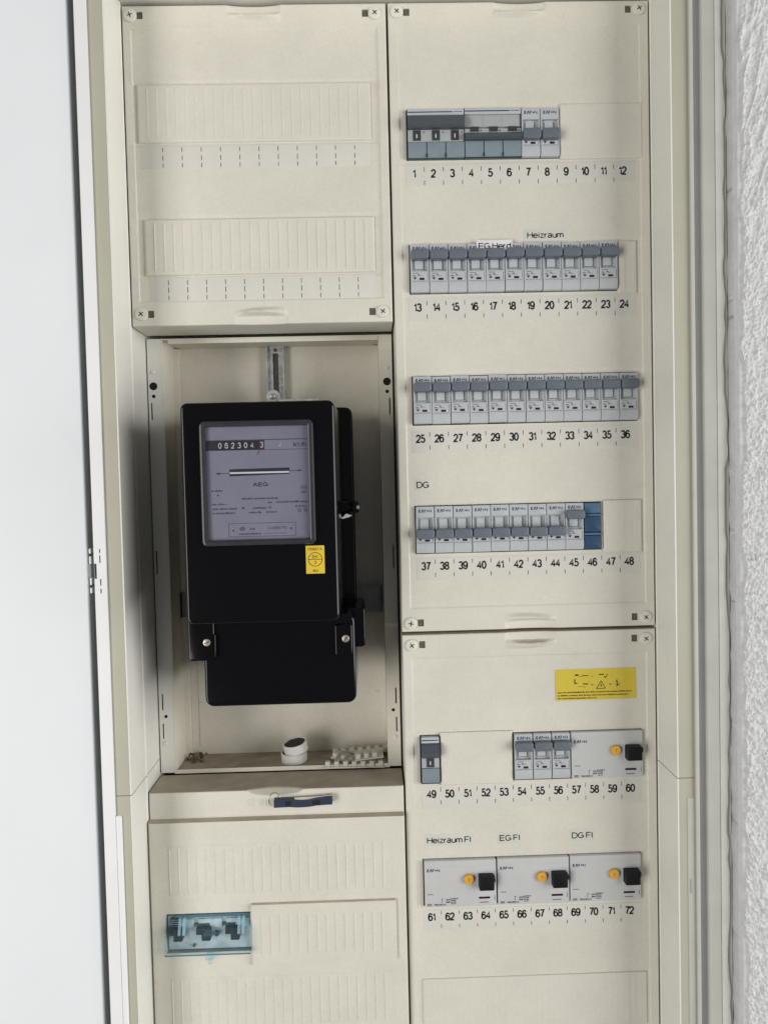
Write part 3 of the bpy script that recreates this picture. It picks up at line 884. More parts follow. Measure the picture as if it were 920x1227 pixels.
# --- bottom left: cover with vent ribs
c4 = empty('ribbed_cover', -125, 0, -1100, 'cream cover below the meter with rows of fine ribs and a dark blue latch', 'cover', 'cabinet covers')
SL4 = [(-235.0, -151.6, -906.4, -867.6)]
RX1 = [-229.5 + 9.0 * k for k in range(24)]
def h4(X, Z):
    h = edge_round(X, Z, -249, -1, -1100, -750.6, 1.5)
    h = h - 5.5 * np.clip((-776.0 - Z) / 2.1, 0, 1) - .5 * np.clip((-774.5 - Z) / 1.0, 0, 1) * np.clip((X + 249) / 4, 0, 1)
    h = h - ribs(X, Z, RX1, -849, -803, .7, .62)
    h = h - ribs(X, Z, [x - 1.2 for x in RX1], -981, -934, .7, .58)
    for a, b_, c_, d in ((-233.5, -14.5, -851, -801), (-234.5, -15.5, -983, -932)):
        h = h + .18 * np.minimum(box_ss(X, a, b_, .6), box_ss(Z, c_, d, .6))
    # finger scoop on the upper edge
    t_ = np.clip((X + 126) / 27, -1, 1); d = -750.6 - Z
    sc = np.clip(1 - d / (6.0 * np.sqrt(np.maximum(1 - t_ * t_, 1e-4))), 0, 1)
    h = h + 9.0 * sc * np.sqrt(np.maximum(1 - t_ * t_, 0))
    h = h - ribs(X, Z, [-152.6 + 2.1 * k for k in range(10)], -766.5, -757.5, .6, .6)
    h = h - ribs(X, Z, [-122 + 2.1 * k for k in range(4)], -757.6, -755, .5, .5)
    h = h - .9 * np.clip(1 - abs(np.hypot(X + 127.0, Z + 761.4) - 6.2) / .7, 0, 1)
    return h
xb = spread(RX1, (-.75, 0, .75)) + spread([x - 1.2 for x in RX1], (-.75, 0, .75)) + [v for s in SL4 for v in s[:2]] + list(np.arange(-155, -110, .5))
zb = spread([-776, -778.1, -774.5, -775.5, -803, -849, -934, -981], (-1.2, 0, 1.2)) + [v for s in SL4 for v in s[2:]] + list(np.arange(-769, -750.6, .5))
xs, zs = xz_lines(-249, -1, -1100, -750.6, xb, zb, 1.3)
relief('cover_plate', xs, zs, h4, M['cover'], c4, SL4, 46.6, 10)
blank_strip(c4, -151.9, -11.2, -919.2, -859.2, -5.5, 3.6, [-142 + 9.0 * k for k in range(14)], .55, rz=(10, 10), r=.8)
m = MB(); m.slab(-152.6, -150.6, -920, -862, -8.0, 6, .3, .2); m.build('strip_end_cap', M['strip'], c4)
# dark blue latch: an S-curved slide with gripping ridges
top = []; bot = []
for k in range(41):
    u = k / 40.0; x = -127.0 + 56.4 * u
    dip = math.exp(-((u - .50) / .18) ** 4) * 1.9
    top.append((x, -758.4 - dip + .9 * u + (0.8 if u > .86 else 0)))
    bot.append((x, -765.6 - dip * .55 + 1.6 * u))
m = MB(); m.prism(top + bot[::-1], -7.5, -.2)
lat = m.build('latch', M['navy'], c4)
for x in (-115.5, -113.6, -111.7, -89.6, -87.6, -85.6, -83.6):
    MB().slab(x, x + 1.0, -764.4, -759.6, -7.9, -7.0, .2, .1).build('grip_ridge', M['hole'], lat)
m = MB()
pts = [(x, z + .8 + 1.6 * math.exp(-(((x + 98.8) / 56.4) / .18) ** 4)) for x, z in top[14:]]
m.prism(pts + [(x, z - .3) for x, z in top[14:]][::-1], -4.0, -.2)
m.build('latch_guide', M['cover'], c4)

# ------------------------------------------------------------------ devices
def brand(t, x, z, cap, y, w):
    """EATON wordmark with its dot for the O"""
    t.text('E', x - w * .41, z, cap, y, w * .17, .24)
    t.line(x - w * .27, z - cap / 2, x - w * .19, z + cap / 2, cap * .26, y)
    t.line(x - w * .19, z + cap / 2, x - w * .09, z - cap / 2, cap * .26, y - .006)
    t.text('T', x - w * .01, z, cap, y, w * .20, .24)
    t.disc(x + w * .175, z, cap * .24, y, 14)
    t.text('N', x + w * .38, z, cap, y, w * .24, .24)

def small_print(t, x, z, y, rnd):
    t.bar(x - 6.6, x - .8, z + 3.0, z + 3.4, y)
    t.words(x - 6.6, x - 4.0, z + .9, .9, y, rnd)
    t.text('PL', x - .6, z + 1.2, 1.7, y, 3.0, .2)
    t.bar(x + 1.2, x + 2.6, z + .5, z + .8, y)
    t.flat([(x - 6.4, z - .9), (x - 3.2, z - .9), (x - 4.8, z - 2.9)], y)
    t.bar(x - 6.4, x - 3.2, z - .55, z - .25, y)
    t.bar(x + 7.2, x + 7.5, z - 3.6, z + 3.6, y)
    t.bar(x - 7.4, x + 7.5, z - 4.5, z - 4.25, y)

def make_breaker(up):
    root = bpy.data.objects.new('circuit_breaker', None); root.empty_display_size = .01; link(root)
    w = 8.72
    m = MB(True)
    m.box(-w, w, 1.6, 42, -45.6, 0)
    m.slab(-w, w, -10.8, -.1, -2.2, 1.7, .5, .45)
    m.slab(-w, w, -35.6, -25.6, -2.2, 1.7, .3, .25)
    m.prof_x([(1.6, -35.7), (-2.2, -35.7), (-2.6, -38.5), (-2.3, -42), (-1.2, -45.0), (1.6, -45.6)], -w, w)
    for s in (-1, 1):
        a, b_ = sorted((s * w, s * 7.5)); m.slab(a, b_, -25.7, -10.7, -2.0, 1.7, .2, .3)
    m.slab(-4.4, 3.6, -23.6, -12.4, .4, 1.7, .3, .2)
    m.build('body', M['body'], root, sharp=30)
    z0, z1 = ((-15.4, -6.4) if up else (-31.0, -21.6))
    t = MB(True)
    sg = 1 if up else -1
    zc = (z0 + z1) / 2
    t.slab(-8.6, 8.6, z0, z1, -9.6, 1.5, 2.4, 1.4, -.2)
    t.build('toggle', M['toggle'], root)
    t = MB(True); brand(t, 0, -3.9 if up else -4.4, 2.9, -2.28, 12.6); t.build('lettering', M['blueink'], root)
    t = MB(True); small_print(t, 0, -30.6, -2.28, random.Random(7))
    t.bar(-4.2, 3.4, -23.3, -22.9, .34); t.bar(3.6, 3.9, -23.5, -12.5, .38)
    t.build('small_print', M['ink'], root)
    t = MB(True); t.slab(-.4, 4.2, -34.0, -31.9, -2.5, -2.1, .2, .1); t.build('indicator', M['redflag'], root)
    return root

def copy_tree(o, parent=None):
    c = o.copy(); COL.objects.link(c); c.parent = parent
    for ch in list(o.children): copy_tree(ch, c)
    return c

proto = {True: make_breaker(True), False: make_breaker(False)}
used = {True: False, False: False}
def breaker(num, cx, zt, up, extra):
    if not used[up]: r = proto[up]; used[up] = True
    else: r = copy_tree(proto[up])
    r.location = W(cx, rr_.uniform(-.35, .25), zt)
    r.rotation_euler = (rr_.uniform(-.004, .004), rr_.uniform(-.004, .004), rr_.uniform(-.006, .006))
    tag(r, f'pale grey circuit breaker above number {num}, toggle {"up" if up else "down"}, {extra}', 'circuit breaker', 'circuit breakers in the cover slots')
rr_ = random.Random(5)
def cxof(k, p=P, x0=X0): return x0 + p * (k + .5)
breaker(7, cxof(6), ROWTOP[1], False, 'next to the wide grey switches'); breaker(8, cxof(7), ROWTOP[1], False, 'beside the blank strip')
for k in range(11):
    n = 13 + k
    ex = 'left end of its row' if k == 0 else 'right end of its row' if k == 10 else 'under the paper name label' if n in (17,) else 'in the second row'
    breaker(n, cxof(k), ROWTOP[2] + rr_.uniform(-.25, .25), True, ex)
for k in range(12):
    breaker(25 + k, cxof(k), ROWTOP[3] + rr_.uniform(-.25, .25), True, 'left end of the full row' if k == 0 else 'right end of the full row' if k == 11 else 'in the full third row')
for k in range(8):
    breaker(37 + k, cxof(k), ROWTOP[4] + rr_.uniform(-.2, .2), False, 'left end of its row' if k == 0 else 'in the fourth row')
breaker(45, cxof(8), ROWTOP[4], True, 'beside the blue module')
for k in range(3):
    breaker(54 + k, X0 + 5 * 18.25 + 18.5 * (k + .5), ROWTOP[5] - .3, True, ('leftmost of three', 'middle of three', 'rightmost of three')[k])

# slate three-pole switches and the single one with blue-grey terminal shrouds
def slate_switch(name, x0, n, zt, up, label, cat):
    w = 18.1 * n
    r = empty(name, x0 + w / 2, 0, zt - 46, label, cat, 'slate switches with blue-grey shrouds')
    x1 = x0 + w
    m = MB(); m.box(x0 + .3, x1 - .3, 1.5, 42, zt - 46, zt)
    m.slab(x0 + .5, x1 - .4, zt - 5.9, zt - .2, -2.2, 1.6, .4, .4)
    m.build('body', M['body'], r)
    m = MB(); m.slab(x0 + .5, x1 - .4, zt - 30.4, zt - 19.4, -1.9, 1.6, .4, .4); m.build('window_band', M['switchplate'], r)
    m = MB()
    m.box(x0, x0 + .5, -1.8, 40, zt - 46, zt); m.box(x1 - .4, x1, -1.8, 40, zt - 46, zt); m.box(x0, x1, -1.5, 1, zt - 46.2, zt - 45.6)
    m.build('edge_trim', M['tealedge'], r)
    m = MB()
    m.bar(x0 + .8, x1 - (11 if n > 1 else 1.5), zt - 3.5, zt - 2.5, -2.28)
    if n > 1: m.words(x1 - 10, x1 - 2, zt - 2.9, .9, -2.28, random.Random(3))
    m.build('blue_line', M['blueink'], r)
    m = MB()
    for k in range(n):
        a = x0 + 18.1 * k + .6; b_ = a + 17.2
        m.prof_x([(1.5, zt - 30.9), (-2.0, zt - 30.9), (-2.8, zt - 33), (-2.5, zt - 43.5), (-1.2, zt - 45.5), (1.5, zt - 45.6)], a, b_)
    sh = m.build('terminal_shroud', M['teal'], r)
    if n > 1:
        m = MB()
        for k in range(1, n):
            a = x0 + 18.1 * k; m.flat([(a - .9, zt - 45.2), (a + .9, zt - 45.2), (a + .7, zt - 42), (a, zt - 41), (a - .7, zt - 42)], -2.95)
        m.build('shroud_notch', M['tealedge'], sh)
    m = MB()
    if up: m.prof_x([(1.4, zt - 19.6), (-6.5, zt - 19.2), (-8.6, zt - 17.5), (-8.9, zt - 13.5), (-5.0, zt - 7.2), (-2.0, zt - 5.8), (1.4, zt - 5.8)], x0 + .6, x1 - .2)
    else: m.prof_x([(1.4, zt - 31.0), (-5.5, zt - 30.8), (-8.2, zt - 29.4), (-8.2, zt - 27.0), (-4.5, zt - 24.2), (1.4, zt - 23.4)], x0 + .6, x1 + .3)
    m.build('toggle', M['tdark'], r, sharp=25)
    wn = MB(); mk = MB()
    for k in range(n):
        a = x0 + 18.1 * k + 5.4
        if n == 1: a = x0 + 5.3
        if up:
            wn.slab(a, a + 7.4, zt - 29.6, zt - 20.0, -2.4, 1, .3, .2)
            mk.bar(a + 3.1, a + 4.1, zt - 27.2, zt - 23.6, -2.48)
        else:
            wn.slab(a, a + 8.4, zt - 22.3, zt - 17.6, -2.4, 1, .3, .2)
    if not up:
        m = MB(); m.slab(x0 + .6, x1 - .5, zt - 17.3, zt - 6.2, -.8, 1.6, .5, .3)
        for k in range(1, n): m.box(x0 + 18.1 * k - .2, x0 + 18.1 * k + .2, -1.0, 1, zt - 17.2, zt - 6.3)
        m.build('front_plate', M['switchplate'], r)
    wo = wn.build('window', M['window'], r)
    if up: mk.build('position_mark', M['white'], wo)
    pr = MB()
    for k in range(n):
        a = x0 + 18.1 * k + 15.6
        if n == 1: continue
        if up: pr.text('43', a, zt - 21.8, 1.6, -2.0, 2.4, .16)
        else: pr.words(a - .8, a + 1, zt - 21, 1.4, -2.0, random.Random(9))
    if n > 1: pr.build('small_print', M['ink'], r)
    return r
slate_switch('main_switch', X0, 3, ROWTOP[1] + .2, True, 'three-pole slate grey switch with its wide toggle up, above numbers 1 to 3', 'switch')
slate_switch('main_switch', X0 + 3 * P, 3, ROWTOP[1] + .6, False, 'three-pole slate grey switch with its wide toggle down, above numbers 4 to 6', 'switch')
slate_switch('main_switch', 16.7, 1, ROWTOP[5] - .6, True, 'narrow single slate switch with blue-grey shroud, alone above number 49', 'switch')

# blue module 46
x0 = X0 + 9 * P; zt = ROWTOP[4] + .2
r = empty('blue_module', x0 + 9, 0, zt - 46, 'dark blue narrow module above number 46 at the end of the fourth row', 'terminal module')
m = MB(); m.slab(x0 + .9, x0 + 16.9, zt - 45.8, zt - .2, 1.5, 40, .5, .3)
m.slab(x0 + .9, x0 + 16.7, zt - 28.6, zt - 13.4, -1.6, 2, .5, .5)
m.build('body', M['blue'], r)
m = MB(); m.slab(x0 + .9, x0 + 16.7, zt - 10.6, zt - .6, -1.8, 2, .6, .6); m.build('terminal_cap', M['bluel'], r)
m = MB(); m.slab(x0 + .6, x0 + 17.2, zt - 13.2, zt - 11.2, -2.4, 2, .3, .3); m.slab(x0 + .6, x0 + 17.2, zt - 31.8, zt - 29.6, -2.4, 2, .3, .3)
m.build('ridge', M['bluel'], r)
m = MB(); m.slab(x0 + .9, x0 + 16.7, zt - 45.4, zt - 32.4, -1.0, 2, .5, .5); m.build('terminal_cap', M['blue'], r)
m = MB(); m.box(x0 + 17.3, x0 + 17.8, -1.5, 30, zt - 45.6, zt - .2); m.build('side_plate', M['lighttrim'], r)

# residual current devices
def rcd(x0, zt, w, label, marks):
    r = empty('residual_current_device', x0 + w / 2, 0, zt - 46, label, 'residual current device', 'residual current devices with orange test buttons')
    m = MB(); m.slab(x0 + .7, x0 + w - .5, zt - 46.2, zt - .3, -2.2, 40, .7, .5)
    m.box(x0 + .8, x0 + w - .6, -2.34, -2.1, zt - 6.4, zt - 6.2)
    m.build('body', M['rcd'], r)
    m = MB(); brand(m, x0 + 9.4, zt - 9.6, 2.9, -2.34, 12.6); m.build('lettering', M['blueink'], r)
    m = MB()
    m.bar(x0 + 3.2, x0 + 9, zt - 33.8, zt - 33.3, -2.34)
    rn = random.Random(11)
    m.bar(x0 + 17.2, x0 + 17.6, zt - 42.2, zt - 38.2, -2.34); m.bar(x0 + 17.2, x0 + 19, zt - 38.4, zt - 38.0, -2.34)
    m.words(x0 + 21.5, x0 + 25.4, zt - 39.0, 1.6, -2.34, rn); m.words(x0 + 21.5, x0 + 24.6, zt - 41.4, 1.6, -2.34, rn)
    m.words(x0 + 25.8, x0 + 33.0, zt - 38.2, 1.3, -2.34, rn)
    for k in range(3): m.bar(x0 + 2.8, x0 + 7.2, zt - 43.2 - k * .8, zt - 42.8 - k * .8, -2.34)
    for k in range(3): m.words(x0 + 26.2, x0 + 31, zt - 40.0 - 1.6 * k, 1.0, -2.34, rn)
    m.words(x0 + w - 17, x0 + w - 9, zt - 42.6, 1.0, -2.34, rn)
    m.text(marks, x0 + 15.4, zt - 43.9, 1.8, -2.34, 12.2, .2)
    m.bar(x0 + w - 2.6, x0 + w - 2.2, zt - 41, zt - 36, -2.34)
    m.build('small_print', M['ink'], r)
    xb_ = x0 + w * .613
    m = MB(); m.frame(xb_ - 5.9, xb_ + 5.9, zt - 24.6, zt - 12.8, 1.0, -2.7, -2, 5.8, .3, 10)
    m.build('button_rim', M['body'], r)
    m = MB(); m.cyl(xb_, zt - 18.7, 4.9, -5.2, 2, .8, 28); bo = m.build('test_button', M['orange'], r)
    m = MB(); m.text('T', xb_, zt - 18.7, 2.4, -5.28, 2.0, .14); m.build('button_mark', M['reddrum'], bo)
    m = MB()
    a = x0 + w - 18.1
    m.slab(a - 1.0, a + 16.2, zt - 29.2, zt - 12.2, -2.5, -2, .6, .1)
    tr = m.build('toggle_recess', M['body'], r)
    m = MB()
    m.slab(a, a + 14.6, zt - 27.4, zt - 13.6, -10.5, 1, 1.0, .9, .2)
    m.slab(a + 13.4, a + 15.8, zt - 19.8, zt - 14.8, -9.6, -2, .9, .6)
    m.build('toggle', M['blackm'], r)
    m = MB(); m.slab(a + .2, a + 11.2, zt - 39.2, zt - 37.2, -2.42, -2.1, .3, .05); m.build('indicator', M['redflag'], r)
    return r
rcd(163.6, ROWTOP[5] + .2, 71.2, 'wide pale device with orange button above numbers 57 to 60, beside three narrow breakers', '180504')
rcd(16.8, ROWTOP[6], 71.6, 'wide pale device with orange button under the Heizraum FI label, numbers 61 to 64', '180504')
rcd(88.7, ROWTOP[6] + .2, 71.6, 'wide pale device with orange button under the EG FI label, numbers 65 to 68', '180504')
rcd(160.4, ROWTOP[6] + .5, 71.2, 'wide pale device with orange button under the DG FI label, numbers 69 to 72', '180504')

# clear blue fuse switch in the lower left cover
fs = empty('fuse_switch', -193, 0, -906, 'three-pole fuse switch behind a clear blue cover, in the opening of the lower left cover', 'fuse switch')
m = MB(); m.slab(-233.6, -152.6, -904.6, -871.6, -3.0, 45, .8, .5)
for k in range(3):
    a = -231 + 27 * k
    m.slab(a, a + 23, -882.6, -874, -5.0, -2, .6, .5)
m.build('base', M['fusebody'], fs)
m = MB()
for x in (-229.6, -202.6, -174.6):
    m.slab(x + 2.6, x + 11.2, -892.8, -880.6, -10.5, 1.6, .8, .6); m.slab(x - 2.6, x + 3.2, -887.0, -880.4, -10, 1.6, .6, .5)
m.build('fuse_contact', M['blackm'], fs)
m = MB()
for a, b_ in ((-207, -193), (-180, -168)): m.slab(a, b_, -880.4, -878.2, -6, 1.5, .4, .3)
for k in range(4): m.box(-231, -221, -5.6, 1, -873.4 - 2.1 * k, -872.4 - 2.1 * k)
m.cyl(-208.6, -900, 1.2, -6, 1, .2, 14); m.cyl(-186, -888.5, 2.2, -7, 1, .3, 16)
m.build('inner_rib', M['tealedge'], fs)
m = MB()
pr = [(0, -868.8), (-4.5, -869.4), (-13.5, -882.6), (-15.5, -884.0), (-15.5, -903.0), (-13.5, -904.6), (0, -905.6)]
m.prof_x(pr, -234.4, -152.2)
m.slab(-196.4, -188.6, -910.2, -904.4, -14.0, -8, 1.2, .8); m.slab(-194.2, -190.4, -914.6, -910.0, -13.0, -9, .8, .5)
m.slab(-196.5, -186.5, -884.8, -881.6, -16.6, -11, .8, .6)
fc = m.build('clear_cover', M['clearblue'], fs, sharp=25)
m = MB()
for a in (-221.5, -164.5):
    for d in (0, 4.2): m.prof_x([(-5, -870), (-9.5, -870.5), (-14.6, -881.5), (-14.6, -884.5), (-10, -881)], a + d, a + d + 2.4)
m.build('cover_clip', mat_clear('pale_blue_plastic', (.80, .92, .96), (.50, .70, .78), .45, .1), fc)
m = MB(); m.prof_x([(-15.6, -902.6), (-15.9, -902.6), (-15.9, -903.8), (-14, -904.9), (-13.6, -904.7)], -234.3, -152.3)
m.prof_x([(-4.4, -869.2), (-5.0, -869.2), (-6.4, -871.4), (-5.8, -871.6)], -226, -153)
m.build('cover_edge', M['coveredge'], fc)

# ------------------------------------------------------------------ the meter
mt = empty('electricity_meter', -123, 92, -655, 'black electricity meter with grey dial window and yellow sticker, in the open bay', 'electricity meter')
m = MB(); m.slab(-198.5, -43.0, -592, -374.5, 55, 64, 8, 2.0, n=7); m.box(-185, -60, 64, 90, -580, -390)
m.build('back_flange', M['black'], mt)
m = MB(); m.slab(-189.6, -56.2, -574.0, -381.0, -72, 55.2, 6, 2.6, 2.4, n=7, seg=5)
case = m.build('case', M['black'], mt, sharp=50)
m = MB()
m.slab(-184.6, -44.0, -658.6, -575.0, -31, 62, 8, 2.4, .5, n=7, seg=4)
tc = m.build('terminal_cover', M['black'], mt, sharp=50)
m = MB(); m.slab(-197.6, -173.6, -614.5, -577, -35, 62, 3, 1.2); m.slab(-173.2, -172.0, -611, -590, -37, -29, .5, .45); m.build('lug', M['black'], tc)
m = MB(); m.slab(-62.6, -46.5, -613.0, -584, -35, 10, 2.5, 1.2); m.slab(-60, -34.6, -612.8, -574, 0, 62, 4, 1.2); m.build('lug', M['black'], tc)
for x, z, y, a in ((-180.4, -597.2, -35, 20), (-52.6, -597.0, -35, 55)):
    m = MB(); m.cyl(x, z, 3.4, y - 1.6, y + 2, .5, 20); so = m.build('screw', M['brass'], tc)
    m = MB(); q = math.radians(a); m.line(x - 2.6 * math.cos(q), z - 2.6 * math.sin(q), x + 2.6 * math.cos(q), z + 2.6 * math.sin(q), .8, y - 1.68)
    m.build('screw_slot', M['hole'], so)
# dial window
m = MB(); m.frame(-172.6, -74.8, -505.6, -397.6, 5.0, -77.5, -70, 4.5, 1.6)
wf = m.build('window_frame', M['dframe'], mt)
m = MB(); m.slab(-168.0, -79.4, -501.0, -402.2, -75.6, -75.0, 1.2, .2); m.build('glass_pane', M['glass'], wf)
m = MB(); m.slab(-168.4, -79.0, -501.4, -401.8, -73.2, -71.5, .5, .2)
dp = m.build('dial_plate', M['dial'], mt)
y = -73.3
def dx(px): return -123.7 + (px / 6.571 + 240 - 310) / 1.372     # from the dial as seen, in millimetres
def dz(py): return -439.6 - (py / 6.571 + 500 - 562) / 1.372
m = MB(); m.bar(-168.0, -117.4, -423.0, -414.4, y); m.build('drum_window', M['drum'], dp)
m = MB(); m.bar(-121.6, -117.3, -423.1, -414.3, y - .1); m.build('red_drum', M['reddrum'], dp)
m = MB()
for k, d in enumerate('062304'): m.text(d, -155.6 + 5.55 * k, -418.8, 5.0, y - .15, 2.9, .13)
m.text('3', -119.6, -418.6, 5.0, y - .2, 2.7, .12)
m.text('J', -104.0, -418.2, 3.8, y - .15, 2.0, .12)
m.build('digits', M['white'], dp)
m = MB()
m.bar(-117.2, -79.6, -414.6, -414.2, y); m.bar(-117.2, -79.6, -423.2, -422.8, y); m.bar(-168, -79.6, -414.2, -413.9, y)
m.text('kWh', -86.6, -418.9, 4.2, y, 11.0, .17)
m.text('AEG', dx(478), dz(528), 3.6, y, 13.2, .22)
m.line(dx(140), dz(437), dx(240), dz(435), .5, y); m.line(dx(708), dz(426), dx(805), dz(424), .5, y)
m.disc(dx(155), dz(437), .8, y, 14, 2.4); m.disc(dx(785), dz(424), .6, y, 14, 3.0)
m.line(-121.8, -423.4, -123.6, -427, .6, y)
m.build('dial_lettering', M['dialink'], dp)
m = MB(); m.add([(dx(240), y, dz(405)), (dx(708), y, dz(400)), (dx(708), y, dz(450)), (dx(240), y, dz(460))], [(0, 1, 2, 3)]); m.build('disc_slot', M['drum'], dp)
m = MB(); m.prof_x([(y - .05, dz(441)), (y - .5, dz(437)), (y - .5, dz(431)), (y - .05, dz(427))], dx(243), dx(705)); m.build('rotor_disc', M['silver'], dp)
m = MB(); rn = random.Random(21)
for a, b_, pz in ((95, 180, 570), (330, 612, 636), (95, 220, 676), (533, 560, 668), (600, 845, 667), (100, 290, 712), (325, 345, 710), (415, 515, 710),
                  (540, 555, 708), (748, 822, 702), (100, 272, 746), (383, 480, 745), (520, 595, 743)):
    m.words(dx(a), dx(b_), dz(pz), 1.7, y, rn)
m.flat([(dx(135), dz(612)), (dx(155), dz(612)), (dx(145), dz(594))], y)
for a, b_, c_, d in ((793, 838, 540, 572), (795, 830, 585, 603), (765, 788, 722, 748), (812, 836, 722, 748)):
    m.bar(dx(a), dx(b_), dz(d), dz(d) + .3, y); m.bar(dx(a), dx(b_), dz(c_) - .3, dz(c_), y)
    m.bar(dx(a), dx(a) + .3, dz(d), dz(c_), y); m.bar(dx(b_) - .3, dx(b_), dz(d), dz(c_), y)
    m.words(dx(a) + .8, dx(b_) - .5, dz((c_ + d) / 2), 1.2, y, rn)
x0_, x1_, z0_, z1_ = dx(220), dx(745), dz(935), dz(828)
m.bar(x0_, x1_, z0_, z0_ + .35, y); m.bar(x0_, x1_, z1_ - .35, z1_, y); m.bar(x0_, x0_ + .35, z0_, z1_, y); m.bar(x1_ - .35, x1_, z0_, z1_, y)
m.disc(dx(258), dz(885), .9, y); m.disc(dx(708), dz(877), .9, y)
m.ringflat(dx(328), dz(872), 1.7, .6, y, 24, 1.4); m.disc(dx(328), dz(872), .7, y)
m.text('Nr', dx(408), dz(875), 2.6, y, 4.6, .2); m.text('446675', dx(598), dz(870), 2.6, y, 17, .13)
m.words(dx(300), dx(470), dz(912), 1.5, y, rn); m.bar(dx(490), dx(670), dz(913), dz(910), y)
m.build('fine_print', mat('faded_dial_print', (.055, .055, .075), .6, .2), dp)
# yellow sticker of the meter
m = MB(); m.slab(-84.2, -68.0, -531.9, -507.4, -72.25, -71.8, .3, .05)
ys = m.build('yellow_sticker', M['yellow2'], mt)
m = MB(); y = -72.33; cx, cz = -76.1, -519.4
m.text('09974', cx, -510.4, 2.4, y, 12.4, .15); m.ringflat(cx, cz, 6.2, .5, y); m.bar(cx - 6, cx + 6, cz - .25, cz + .25, y)
m.text('EK', cx, cz + 2.3, 2.6, y, 5.0, .15); m.text('3', cx, cz - 2.6, 2.6, y, 2.2, .14); m.text('80', cx, -529.4, 2.2, y, 4.6, .15)
m.build('sticker_print', M['ink'], ys)
# sealing knob on its right side with a pale tag
m = MB(); m.xcyl(-56, -44, 18, -477, 7.5); m.xcyl(-46, -38.2, 18, -477.5, 5.2); m.cyl(-43.0, -477.0, 6.2, 6, 30, 1.6, 28, dome=1.2)
kn = m.build('sealing_knob', M['black'], mt)
m = MB(); m.prism([(-55.8, -488.4), (-50.5, -483.0), (-44.5, -485.2), (-48.5, -486.8)], 10, 10.6); m.build('sealing_tag', M['ring'], kn)
# hanging hook at the top
m = MB(); m.cyl(-124, -361.8, 6.8, 56, 60, .6, 28); m.box(-119, -77, 54, 66, -368, -365.6); m.box(-127, -120, 55, 66, -376, -364)
hk = m.build('hanging_hook', M['zinc'], mt)
m = MB(); m.cyl(-124.2, -362.2, 3.2, 51, 57, .9, 6, dome=.8); m.build('bolt', M['brass'], hk)

# ------------------------------------------------------------------ small things on the bay floor
def ring_thing(x, yb, z, r, h, tilt, taz, label, fill):
    n = 40
    o = bpy.data.objects.new('plastic_ring', None); o.empty_display_size = .01; link(o)
    o.location = W(x, yb, z); o.rotation_euler = (tilt, taz, 0)
    tag(o, label, 'ring', 'white plastic rings on the bay floor')
    prof = [(r - 1.1, .3), (r - .5, 0), (r + .25, .5), (r, h * .5), (r + .3, h - .6), (r - .3, h), (r - 1.2, h - .2)]
    V = []; F = []
    for q, zz_ in prof:
        for i in range(n):
            a = 2 * math.pi * i / n; e = 1 + .012 * math.sin(3 * a + z)
            V.append((q * e * math.cos(a), q * e * math.sin(a), zz_))
    k = len(prof)
    for j in range(k):
        for i in range(n):
            i2 = (i + 1) % n; j2 = (j + 1) % k
            F.append((j * n + i, j * n + i2, j2 * n + i2, j2 * n + i))
    obj_from('band', V, F, M['ring'], o, True)
    V = [(0, 0, h - fill)] + [((r - 1.2) * math.cos(2 * math.pi * i / n), (r - 1.2) * math.sin(2 * math.pi * i / n), h - fill + .25 * math.sin(5 * i)) for i in range(n)]
    V += [(a, b_, .4) for a, b_, c_ in V[1:]]
    F = [(0, 1 + i, 1 + (i + 1) % n) for i in range(n)] + [(1 + i, 1 + (i + 1) % n, 1 + n + (i + 1) % n, 1 + n + i) for i in range(n)] + [tuple(range(1 + n, 1 + 2 * n))]
    obj_from('dark_fill', V, F, M['cork'], o, True)
    return o
ring_thing(-114.0, 71, -748.3, 13.6, 10.2, .02, -.03, 'lower white plastic ring, lying flat on the dusty bay floor', 1.4)
ring_thing(-111.6, 71, -737.0, 12.6, 10.0, .14, -.17, 'upper white plastic ring, tilted on top of another ring', 1.6)

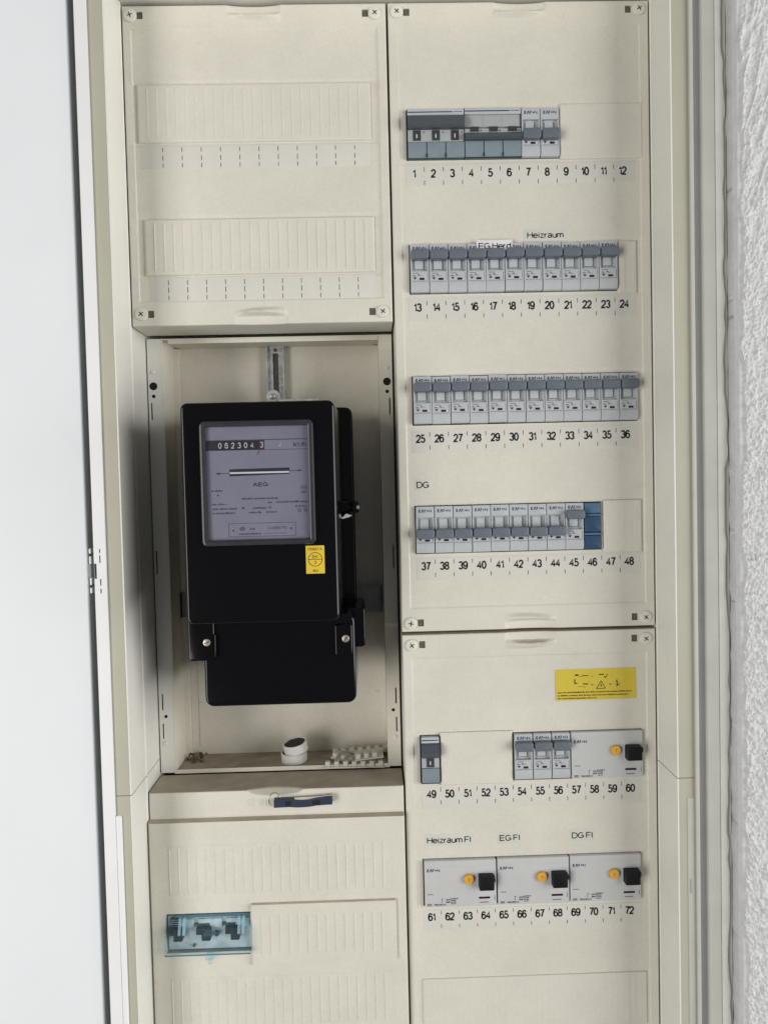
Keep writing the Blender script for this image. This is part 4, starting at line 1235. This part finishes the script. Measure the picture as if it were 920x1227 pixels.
def comb(x, yb, z, rot, n, pitch, label, plate, cube=4.8):
    o = bpy.data.objects.new('terminal_comb', None); o.empty_display_size = .01; link(o)
    o.location = W(x, yb, z); o.rotation_euler = rot
    tag(o, label, 'plastic comb', 'ivory plastic combs on the bay floor')
    m = MB(True); m.box(plate[0], plate[1], plate[2], plate[3], 0, 1.2); m.build('plate', M['comb'], o)
    for k in range(n):
        c = MB(True); a = plate[0] + 1.6 + pitch * k
        c.slab(a, a + cube, 1.1, 1.1 + cube + .6, plate[2] + .6, plate[2] + .6 + cube, .7, .6); c.build('tooth', M['comb'], o)
    return o
comb(-81.5, 49.5, -748.0, (0, math.radians(1.0), 0), 7, 9.2, 'long ivory comb with seven teeth along the front edge of the bay floor', (0, 63, -4, 9))
comb(-74.5, 76, -746.2, (math.radians(-4), math.radians(-2), math.radians(2)), 7, 9.0, 'ivory comb with seven teeth lying at the back, behind the others', (0, 62, 0, 16), 4.9)
comb(-46, 46.5, -741.5, (math.radians(14), math.radians(-4), math.radians(4)), 3, 8.6, 'short ivory comb piece with three teeth, propped on the front comb', (-3, 27, 0, 17), 4.8)
o = comb(-74, 66, -742.8, (math.radians(10), math.radians(13), math.radians(-14)), 3, 9.0, 'slanting ivory comb piece with three teeth, behind the propped short one', (0, 31, -4, 12), 4.4)
# clump of debris in the left back corner
rn = random.Random(8); V = []; F = []
for k in range(30):
    cx_ = -221 + rn.gauss(0, 6); cy_ = 86 + rn.gauss(0, 6); s_ = rn.uniform(.6, 2.5)
    cx_ = max(-232, cx_); cy_ = min(98, max(60, cy_)); hz = max(0, rn.gauss(0, 2.4)) + s_ * .3
    b = len(V)
    for i in range(6):
        d = [(1, 0, 0), (-1, 0, 0), (0, 1, 0), (0, -1, 0), (0, 0, 1), (0, 0, -1)][i]
        V.append((cx_ + d[0] * s_ * rn.uniform(.5, 1.3), cy_ + d[1] * s_ * rn.uniform(.5, 1.3), -748.3 + max(0, hz + d[2] * s_ * rn.uniform(.5, 1.2))))
    for f in ((0, 2, 4), (2, 1, 4), (1, 3, 4), (3, 0, 4), (2, 0, 5), (1, 2, 5), (3, 1, 5), (0, 3, 5)): F.append(tuple(b + i for i in f))
tag(obj_from('debris_clump', V, F, M['rust'], None, False, False), 'small brown clump of crumbled debris in the left back corner of the bay floor', 'debris')
